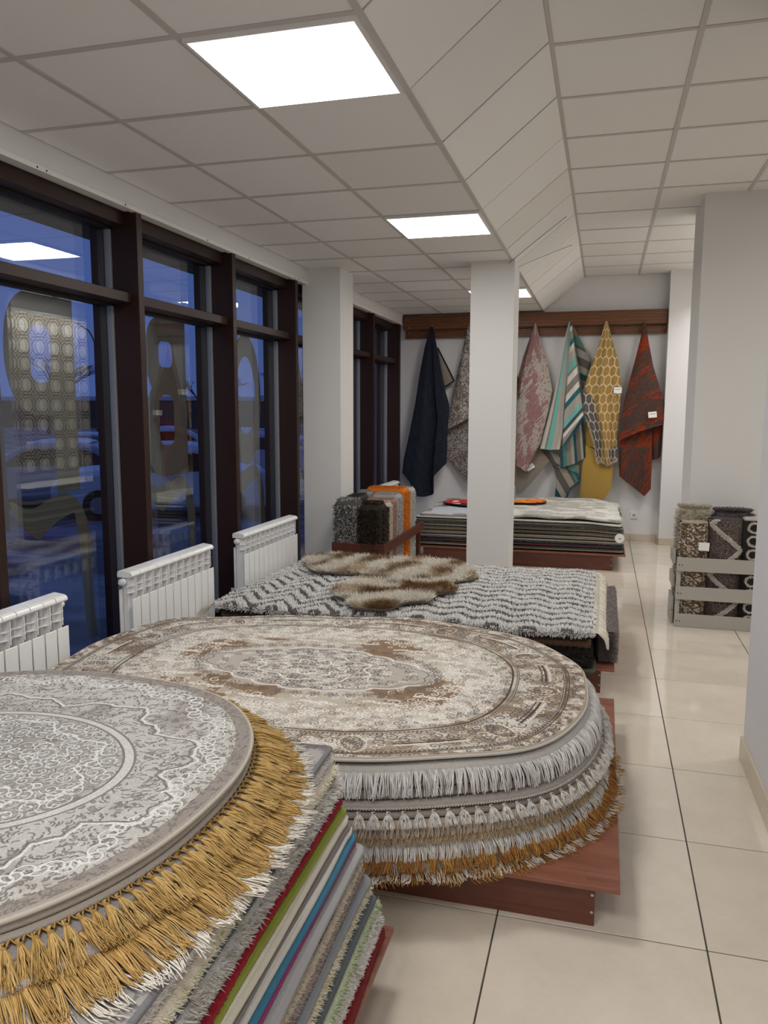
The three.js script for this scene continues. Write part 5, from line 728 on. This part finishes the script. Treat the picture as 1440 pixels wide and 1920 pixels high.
{
  // a hanging fold: left and right edge and hem as polylines in wall coordinates; waves give the folds depth
  const poly = (p) => { const len = [0]; for (let i = 1; i < p.length; i++) len.push(len[i - 1] + Math.hypot(p[i][0] - p[i - 1][0], p[i][1] - p[i - 1][1])); const L = len[len.length - 1] || 1e-6; return (t) => { const s = t * L; let k = 1; while (k < p.length - 1 && len[k] < s) k++; const f = clamp((s - len[k - 1]) / (len[k] - len[k - 1] || 1e-6)); return [lerp(p[k - 1][0], p[k][0], f), lerp(p[k - 1][1], p[k][1], f)]; }; };
  function fold(key, { waves = [[0.04, 1, 0]], bulge = 0.05, uvm = (u, t, x, y) => [u, t], th = 0.008, nu = 28, nt = 44, lean = 0 }) {
    const q = PATCH[key], L = poly(q.L), R = poly(q.R), B = poly(q.B), T0 = poly([q.L[0], q.R[0]]), l0 = q.L[0], r0 = q.R[0], l1 = q.L[q.L.length - 1], r1 = q.R[q.R.length - 1];
    const P = (u, t) => { const a = L(t), b = R(t), c = T0(u), d = B(u), x = (1 - u) * a[0] + u * b[0] + (1 - t) * c[0] + t * d[0] - ((1 - u) * (1 - t) * l0[0] + u * (1 - t) * r0[0] + (1 - u) * t * l1[0] + u * t * r1[0]), y = (1 - u) * a[1] + u * b[1] + (1 - t) * c[1] + t * d[1] - ((1 - u) * (1 - t) * l0[1] + u * (1 - t) * r0[1] + (1 - u) * t * l1[1] + u * t * r1[1]);
      let z = q.z + bulge * Math.sin(Math.PI * u) * Math.sin(Math.min(1, t * 1.6) * Math.PI / 2) + lean * t; for (const [am, f, ph] of waves) z += am * Math.sin((u * f + ph) * 6.283) * Math.min(1, t * 1.4); return [x, y, Math.max(ZB + 0.006, z)]; };
    const pos = [], uv = [], idx = [], side = (off) => { const base = pos.length / 3; for (let j = 0; j <= nt; j++) for (let i = 0; i <= nu; i++) { const u = i / nu, t = j / nt, p = P(u, t); pos.push(p[0], p[1], p[2] + off); uv.push(...uvm(u, t, p[0], p[1])); } return base; };
    const f = side(0), b = side(-th), W = nu + 1, tri = (a, c, d, e, flip) => flip ? idx.push(a, d, c, d, e, c) : idx.push(a, c, d, c, e, d);
    for (let j = 0; j < nt; j++) for (let i = 0; i < nu; i++) { const a = j * W + i; tri(f + a, f + a + W, f + a + 1, f + a + W + 1, false); tri(b + a, b + a + W, b + a + 1, b + a + W + 1, true); }
    for (let j = 0; j < nt; j++) for (const i of [0, nu]) { const a = j * W + i; tri(f + a, f + a + W, b + a, b + a + W, i === 0); }
    for (let i = 0; i < nu; i++) { const a = nt * W + i; tri(f + a, f + a + 1, b + a, b + a + 1, false); }
    const g = new THREE.BufferGeometry(); g.setAttribute('position', new THREE.Float32BufferAttribute(pos, 3)); g.setAttribute('uv', new THREE.Float32BufferAttribute(uv, 2)); g.setIndex(idx); g.computeVertexNormals(); g.userData = { P }; return g;
  }
  const G = 'rugs hung by a corner from the wooden rail', cloth = (map, o = {}) => std({ map, roughness: 0.95, bumpMap: rep(T.fine, 14), bumpScale: 0.002, side: THREE.DoubleSide, ...o });
  const hang = (label, parts) => { const t = thing('hanging_rug', label, 'rug', [0, 0, 0], G); for (const [name, key, mat, opt] of parts) mesh(name, fold(key, opt ?? {}), mat, t); return t; };
  const m2 = (k) => (u, t, x, y) => [x * k, y * k], navy = cloth(T.navy, { color: lin('#b0aeae') }), back = cloth(rep(T.backing, 3));
  const n = hang('dark navy rug hung by its corner beside the windows', [['front_fold', 'navy', navy, { waves: [[0.045, 1.5, 0.0], [0.015, 3, 0.3]], bulge: 0.05, uvm: (u, t) => [u * 2, t * 3] }], ['side_flap', 'navyflap', back, { bulge: 0.01, waves: [], uvm: m2(3) }]]);
  { const q = PATCH.navyflap.R.concat(PATCH.navyflap.L.slice(-1)).map(([x, y]) => new THREE.Vector3(x, y, -9.595)); mesh('black_binding', new THREE.TubeGeometry(new THREE.CatmullRomCurve3(q, false, 'catmullrom', 0.05), 40, 0.009, 6), M.dark, n); }
  const mott = cloth(rep(T.mottle, 1.6)); hang('grey and black speckled hanging rug half hidden by the middle column', [['front_fold', 'grey', mott, { waves: [[0.03, 1, 0.1]], uvm: m2(1) }], ['lower_fold', 'greylow', mott, { waves: [[0.03, 1, 0.5]], uvm: m2(1.1) }]]);
  hang('nearly black hanging rug behind the middle column', [['front_fold', 'dark', cloth(T.navy, { color: lin('#a8a0a0') }), { uvm: (u, t) => [u * 2, t * 2] }]]);
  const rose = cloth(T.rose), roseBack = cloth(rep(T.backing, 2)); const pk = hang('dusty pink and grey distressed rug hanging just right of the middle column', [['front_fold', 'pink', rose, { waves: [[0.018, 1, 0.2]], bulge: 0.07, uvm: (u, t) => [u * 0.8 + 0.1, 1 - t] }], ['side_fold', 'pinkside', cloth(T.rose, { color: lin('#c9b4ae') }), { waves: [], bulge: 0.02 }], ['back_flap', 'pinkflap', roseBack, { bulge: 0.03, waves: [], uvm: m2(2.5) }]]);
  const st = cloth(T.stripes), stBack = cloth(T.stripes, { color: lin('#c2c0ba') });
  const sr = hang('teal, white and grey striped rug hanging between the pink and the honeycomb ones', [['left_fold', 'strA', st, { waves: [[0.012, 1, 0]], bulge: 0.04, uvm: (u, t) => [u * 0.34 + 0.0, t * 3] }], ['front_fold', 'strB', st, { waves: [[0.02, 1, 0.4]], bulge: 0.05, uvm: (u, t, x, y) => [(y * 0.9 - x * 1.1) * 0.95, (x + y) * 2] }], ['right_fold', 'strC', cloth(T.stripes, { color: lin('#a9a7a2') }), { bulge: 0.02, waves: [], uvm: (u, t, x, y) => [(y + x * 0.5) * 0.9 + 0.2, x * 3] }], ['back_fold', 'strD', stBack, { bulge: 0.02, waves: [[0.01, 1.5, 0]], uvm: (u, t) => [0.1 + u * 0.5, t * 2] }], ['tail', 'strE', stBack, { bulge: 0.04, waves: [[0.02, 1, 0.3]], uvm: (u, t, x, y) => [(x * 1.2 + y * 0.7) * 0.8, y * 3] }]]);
  const rimFringe = (t, pts, z, col, len, dirs, seed, n) => { const c = poly(pts), S = new Strands(), r = rng(seed), k = rgb(col); for (let i = 0; i < n; i++) { const [x, y] = c(r()), a = dirs + (r() - 0.5) * 0.9, l = len * (0.7 + 0.6 * r()); S.add([[x, y, z], [x + Math.cos(a) * l * 0.5, y + Math.sin(a) * l * 0.5, z + 0.006], [x + Math.cos(a) * l, y + Math.sin(a) * l, z + 0.004 * r()]], 0.0022, 0.0012, shade(k, 0.8 + 0.4 * r())); } mesh('fringe', S.build(), yarn, t).userData.kind = 'stuff'; };
  rimFringe(sr, PATCH.strB.B, PATCH.strB.z + 0.01, '#2b5f6c', 0.03, -0.6, 5, 420); rimFringe(sr, [[-0.459, 1.128], [-0.465, 1.0], [-0.454, 0.868]], -9.55, '#2b5f6c', 0.03, -2.2, 6, 200); rimFringe(sr, [[-0.606, 0.939], [-0.45, 0.86], [-0.3, 0.8], [-0.254, 0.716], [-0.37, 0.616], [-0.42, 0.479]], -9.57, '#33505e', 0.025, -0.3, 7, 420);
  const hon = cloth(T.honey), gold = cloth(T.gold); const hy = hang('mustard yellow honeycomb patterned rug hanging with deep folds', [['front_fold', 'hon', hon, { waves: [[0.03, 2.5, 0.1], [0.01, 5, 0]], bulge: 0.06, uvm: (u, t, x, y) => [u * 2.1 * (0.35 + 0.65 * Math.min(1, t * 1.6)) + 0.3, -y * 1.6], nu: 44 }], ['plain_back_fold', 'honB', gold, { bulge: 0.02, waves: [], uvm: m2(4) }], ['tail', 'honC', gold, { bulge: 0.06, waves: [[0.015, 1, 0.2]], uvm: m2(4) }]]);
  // grey honeycomb border woven along the lower edge: strips that lie on the front fold
  { const g0 = fold('hon', { waves: [[0.03, 2.5, 0.1], [0.01, 5, 0]], bulge: 0.06 }), P = g0.userData.P, strip = (us, ue, t0, t1) => { const pos = [], uv = [], idx = [], A = 10, Bn = 24; for (let j = 0; j <= Bn; j++) for (let i = 0; i <= A; i++) { const t = lerp(t0, t1, j / Bn), u = lerp(us, ue(t), i / A), p = P(u, t); pos.push(p[0], p[1], p[2] + 0.0025); uv.push(u * 2.1, -p[1] * 1.6); } for (let j = 0; j < Bn; j++) for (let i = 0; i < A; i++) { const a = j * (A + 1) + i; idx.push(a, a + A + 1, a + 1, a + 1, a + A + 1, a + A + 2); } const g = new THREE.BufferGeometry(); g.setAttribute('position', new THREE.Float32BufferAttribute(pos, 3)); g.setAttribute('uv', new THREE.Float32BufferAttribute(uv, 2)); g.setIndex(idx); g.computeVertexNormals(); return g; }, gh = cloth(T.greyHex);
    const b1 = mesh('grey_border', strip(0, (t) => 0.30 * sstep(0.46, 0.58, t) * (1 - 0.3 * sstep(0.8, 1, t)) + 0.02, 0.46, 0.985), gh, hy); b1.userData.label = 'grey honeycomb border'; mesh('grey_border', strip(0.62, () => 0.99, 0.90, 0.995), gh, hy).userData.label = 'grey honeycomb border'; }
  rimFringe(hy, PATCH.hon.L.slice(5), PATCH.hon.z + 0.01, '#d9d2c2', 0.03, -2.0, 8, 260); rimFringe(hy, PATCH.hon.B, PATCH.hon.z + 0.015, '#d9d2c2', 0.03, -1.57, 9, 200);
  const ru = cloth(T.rust, { color: lin('#cdbdb4') }); const rr = hang('rust orange and charcoal streaked rug hanging beside the pilaster', [['front_fold', 'rust', ru, { waves: [[0.015, 1, 0.2]], bulge: 0.07, uvm: (u, t, x, y) => [x * 0.9, y * 0.6] }], ['lower_fold', 'rustB', ru, { waves: [[0.03, 1.2, 0.1]], bulge: 0.03, uvm: (u, t, x, y) => [y * 0.9, x * 0.8] }], ['side_fold', 'rustC', ru, { bulge: 0.04, waves: [], uvm: (u, t, x, y) => [y * 0.9 + 0.4, x * 0.8] }]]);
  const tagm = (t, x, y, z, w, h, rot) => { const m = mesh('paper_tag', box(w, h, 0.001), M.paper, t); m.position.set(x, y, z); m.rotation.z = rot; m.userData.label = 'white paper tag'; const l = mesh('tag_print', box(w * 0.7, h * 0.08, 0.0004), std({ color: lin('#8a8a8a') }), t); l.position.set(x, y + h * 0.12, z + 0.0012); l.rotation.z = rot; };
  tagm(hy, 0.138, 1.763, -9.42, 0.086, 0.066, -0.03); tagm(rr, 0.523, 1.49, -9.41, 0.09, 0.066, 0.1); tagm(pk, -0.83, 0.86, -9.55, 0.1, 0.06, 0.62);
}
// wall socket
{
  const o = thing('wall_socket', 'white wall socket low on the back wall', 'socket', [0.382, 0.308, ZB]);
  mesh('plate', rbox(0.084, 0.084, 0.012, 0.005, 0, 0, 0.006), M.white, o); mesh('insert', new THREE.CylinderGeometry(0.024, 0.022, 0.006, 24).rotateX(Math.PI / 2).translate(0, 0, 0.011), M.white, o);
  mesh('well', new THREE.CylinderGeometry(0.019, 0.019, 0.002, 24).rotateX(Math.PI / 2).translate(0, 0, 0.0145), std({ color: lin('#b9b9b6') }), o); const pin = new THREE.CylinderGeometry(0.0035, 0.0035, 0.002, 10).rotateX(Math.PI / 2); for (const s of [-0.0095, 0.0095]) at(mesh('pin_hole', pin, M.dark, o), s, 0, 0.0158);
}
// ---------------------------------------------------------------- side hall, mirrored in the window glass
{
  const o = thing('wall_carpet', 'large grey carpet with pale octagons on the side hall wall, mirrored in the first window', 'carpet', [0, 0, 0]);
  mesh('pile', metric(rspan(1.585, 1.605, 0.74, 2.7, -9.6, -7.75, 0.006)), std({ map: (() => { const t = rep(T.octagon, 1 / 1.62, 1 / 2.2); return t; })(), roughness: 0.95 }), o); mesh('hanging_bar', rspan(1.575, 1.615, 2.7, 2.73, -9.62, -7.73, 0.004), M.steel, o); mesh('rack_panel', rspan(1.585, 1.612, 2.732, 3.04, -9.62, -7.4, 0.004), std({ color: lin('#3a3836'), roughness: 0.5 }), o);
  const G = 'thin rugs stacked in the side hall'; let y = 0.165; platform('brown platform in the side hall below the octagon carpet', 0.95, 1.58, -9.4, -7.4, 0.16);
  const ord = ['lowest', 'second', 'third', 'fourth', 'fifth', 'sixth', 'seventh', 'eighth', 'ninth', 'topmost'];
  for (let i = 0; i < 10; i++) { const c = ['#6b6963', '#4a4843', '#8f8c85', '#3a3935'][i % 4]; rug((i === 9 ? 'whitish' : 'grey') + ' rug in the side hall stack, ' + ord[i] + ' of ten', roundRect(0.98, 1.56, -9.35, -7.45, 0.03, 0.01, 1400 + i, 0.1), y, 0.045, { top: pileMat(i === 9 ? '#d8d5cd' : c), edge: pileMat(c), group: G, name: 'flat_rug' }); y += 0.0475; }
  const tl = thing('track_light', 'ceiling track with slim white lamps above the octagon carpet', 'lamp', [1.2, 2.9, -8.6]); mesh('rail', box(0.03, 0.03, 1.9), M.white, tl); mesh('suspension', merge([box(0.006, 0.2, 0.006, 0, 0.1, -0.8), box(0.006, 0.2, 0.006, 0, 0.1, 0.8)]), M.steel, tl);
  for (const z of [-0.6, 0, 0.6]) { mesh('lamp_tube', rbox(0.03, 0.02, 0.5, 0.006, 0, -0.026, z), glow, tl); const l = new THREE.RectAreaLight(LAMP_COLOR, LAMP * 8, 0.48, 0.028); l.name = 'track_lamp_light'; l.position.set(0.02, -0.038, z); l.rotation.order = 'YXZ'; l.rotation.set(-1.12, -Math.PI / 2, 0); tl.add(l); }
}
// ---------------------------------------------------------------- outside: canopy, car park, street
{
  const GY = -0.75, snow = std({ map: rep(paint(512, 512, (x, y) => { const a = pfbm(x / 64, y / 32, 8, 5, 300), b = pfbm(x / 6, y / 6, 85, 2, 305); return mix3([74, 78, 86], [140, 146, 156], sstep(0.4, 0.7, a) * 0.8 + b * 0.2); }), 0.09), roughness: 0.95, bumpMap: rep(T.plaster, 0.6), bumpScale: 0.03 });
  const g = tag(mesh('snowy_ground', metric(span(-160, -2.78, GY - 0.3, GY, -190, 60)), snow, scene), 'snow covered car park outside the windows', 'ground', null, 'structure');
  tag(mesh('plinth', span(-3.0, -2.75, GY, -0.02, ZB - 0.3, 3.2), std({ color: lin('#6a6660') }), scene), 'low plinth below the windows outside', 'plinth', null, 'structure');
  tag(mesh('canopy', span(-3.5, -2.72, 2.7, 2.9, -16, 3.2), std({ color: lin('#77716a'), roughness: 0.8 }), scene), 'grey canopy above the windows outside', 'canopy', null, 'structure');
  const body = (() => { const s = new THREE.Shape(); s.moveTo(-2.1, 0.3); s.lineTo(-2.15, 0.62); s.quadraticCurveTo(-2.1, 0.82, -1.85, 0.86); s.lineTo(-1.2, 0.92); s.quadraticCurveTo(-0.7, 1.4, -0.35, 1.42); s.lineTo(0.65, 1.42); s.quadraticCurveTo(1.1, 1.36, 1.5, 0.98); s.lineTo(2.05, 0.92); s.quadraticCurveTo(2.2, 0.8, 2.15, 0.5); s.lineTo(2.1, 0.3); s.lineTo(1.7, 0.3); s.absarc(1.35, 0.3, 0.35, 0, Math.PI, false); s.lineTo(-0.95, 0.3); s.absarc(-1.3, 0.3, 0.35, 0, Math.PI, false); s.closePath(); return new THREE.ExtrudeGeometry(s, { depth: 1.5, bevelEnabled: true, bevelSize: 0.09, bevelThickness: 0.09, bevelSegments: 3 }).translate(0, 0, -0.75); })();
  const win = (() => { const s = new THREE.Shape(); s.moveTo(-1.1, 0.97); s.quadraticCurveTo(-0.65, 1.36, -0.35, 1.38); s.lineTo(0.62, 1.38); s.quadraticCurveTo(1.0, 1.32, 1.3, 1.0); s.closePath(); return new THREE.ExtrudeGeometry(s, { depth: 1.69, bevelEnabled: false }).translate(0, 0, -0.845); })();
  const cap = (() => { const s = new THREE.Shape(); s.moveTo(-0.5, 1.5); s.quadraticCurveTo(0.1, 1.6, 0.75, 1.5); s.lineTo(0.65, 1.44); s.lineTo(-0.4, 1.44); s.closePath(); const t = new THREE.Shape(); t.moveTo(-2.1, 0.9); t.quadraticCurveTo(-1.7, 1.02, -1.25, 1.02); t.lineTo(-1.2, 0.95); t.closePath(); const o = { depth: 1.4, bevelEnabled: true, bevelSize: 0.04, bevelThickness: 0.05, bevelSegments: 2 }; return merge([new THREE.ExtrudeGeometry(s, o), new THREE.ExtrudeGeometry(t, o)]).translate(0, 0, -0.7); })();
  const wheel = new THREE.CylinderGeometry(0.32, 0.32, 0.2, 20).rotateX(Math.PI / 2), hubc = new THREE.CylinderGeometry(0.18, 0.18, 0.22, 12).rotateX(Math.PI / 2);
  const sn = std({ color: lin('#dfe3ea'), roughness: 0.95 }), wm = phys({ color: lin('#0c0f14'), roughness: 0.15 }), tyre = std({ color: lin('#151515') });
  const car = (x, z, ry, col, label) => { const o = thing('parked_car', label, 'car', [x, GY, z], 'snow covered parked cars'); o.rotation.y = ry; mesh('body', body, phys({ color: lin(col), roughness: 0.4, clearcoat: 0.4 }), o); mesh('side_windows', win, wm, o); mesh('snow_cover', cap, sn, o); for (const a of [-1.3, 1.35]) for (const b of [-0.74, 0.74]) { const w = mesh('wheel', wheel, tyre, o); w.position.set(a, 0.32, b); mesh('hub_cap', hubc, M.steel, w); } };
  car(-9.2, -15.3, 0.5, '#c9ccd2', 'pale parked car seen through the window with the letter В'); car(-12.6, -16.2, 0.45, '#8d95a3', 'grey blue parked car seen through the nearest window'); car(-11.6, -24.5, 0.6, '#b9bec8', 'parked car under the letter О'); car(-13.5, -28.5, 0.6, '#70757f', 'grey parked car far behind the letter О'); car(-15.5, -21, 0.4, '#5a606c', 'dark parked car behind the others'); car(-12.5, -36, 0.7, '#9da3ad', 'parked car far off near the back corner window'); car(-18, -30, 0.5, '#d2d5da', 'white parked car in the far row');
  const post = std({ color: lin('#2a2c30'), roughness: 0.6 });
  const lamp = (x, z, h, label) => { const o = thing('street_lamp', label, 'street lamp', [x, GY, z], 'street lamps outside'); mesh('pole', merge([cyl(0.09, 0.13, h * 0.45, 0, h * 0.225, 0, 12), cyl(0.06, 0.08, h * 0.5, 0, h * 0.7, 0, 12)]), post, o); mesh('arm', new THREE.TubeGeometry(new THREE.CatmullRomCurve3([[0, h * 0.95, 0], [-0.3, h * 1.06, 0.2], [-1.1, h * 1.14, 0.8], [-1.8, h * 1.15, 1.3]].map((p) => new THREE.Vector3(...p))), 20, 0.05, 8), post, o); mesh('head', rbox(0.7, 0.14, 0.26, 0.05, -2.05, h * 1.15, 1.48), post, o); };
  lamp(-34, -48, 7.2, 'curved street lamp seen at the right of the nearest window'); lamp(-10.8, -12.2, 8, 'dark lamp post at the left edge of the nearest window');
  const bld = (x, z, w, d, h, label) => { const o = thing('far_building', label, 'building', [x, GY, z], 'dark buildings across the car park'); mesh('walls', box(w, h, d, 0, h / 2, 0), std({ color: lin('#3a3d44'), roughness: 0.9 }), o); mesh('roof', box(w + 0.6, 0.5, d + 0.6, 0, h + 0.25, 0), std({ color: lin('#c2c8d2'), roughness: 0.9 }), o); const wg = box(1.6, 1.4, 0.1); for (let i = 0; i < 6; i++) { const m = at(mesh('window', wg, wm, o), -w / 2 + (i + 0.5) * w / 6, h * 0.55, d / 2 + 0.04); } };
  bld(-66, -92, 46, 12, 3.4, 'long low dark building across the car park'); bld(-36, -130, 40, 12, 4.2, 'dark building far behind the car park');
  const r = rng(12), leaf = std({ color: lin('#23262b'), roughness: 1 });
  for (let i = 0; i < 7; i++) { const o = thing('bare_tree', 'dark bare tree across the car park, ' + ['first', 'second', 'third', 'fourth', 'fifth', 'sixth', 'seventh'][i] + ' from the left', 'tree', [-50 + i * 6 + r() * 2, GY, -62 - i * 4 - r() * 4], 'bare trees across the car park'); const H = 6 + r() * 3, S = new Strands(); const grow = (p, d, l, rad, dep) => { const e = [p[0] + d[0] * l, p[1] + d[1] * l, p[2] + d[2] * l]; S.add([p, e], rad, rad * 0.6, [1, 1, 1]); if (dep) for (let k = 0; k < 4; k++) grow(e, [d[0] + (r() - 0.5) * 1.5, d[1] * 0.8 + 0.2 * r(), d[2] + (r() - 0.5) * 1.5], l * (0.55 + 0.2 * r()), rad * 0.55, dep - 1); }; grow([0, 0, 0], [0, 1, 0], H * 0.35, 0.22, 4); mesh('branches', S.build(), leaf, o); }
}
// ---------------------------------------------------------------- shadows and hand-over
scene.traverse((o) => { if (o.isMesh) { o.castShadow = !(o.material === M.glass); o.receiveShadow = true; } });
renderer.render(scene, camera);
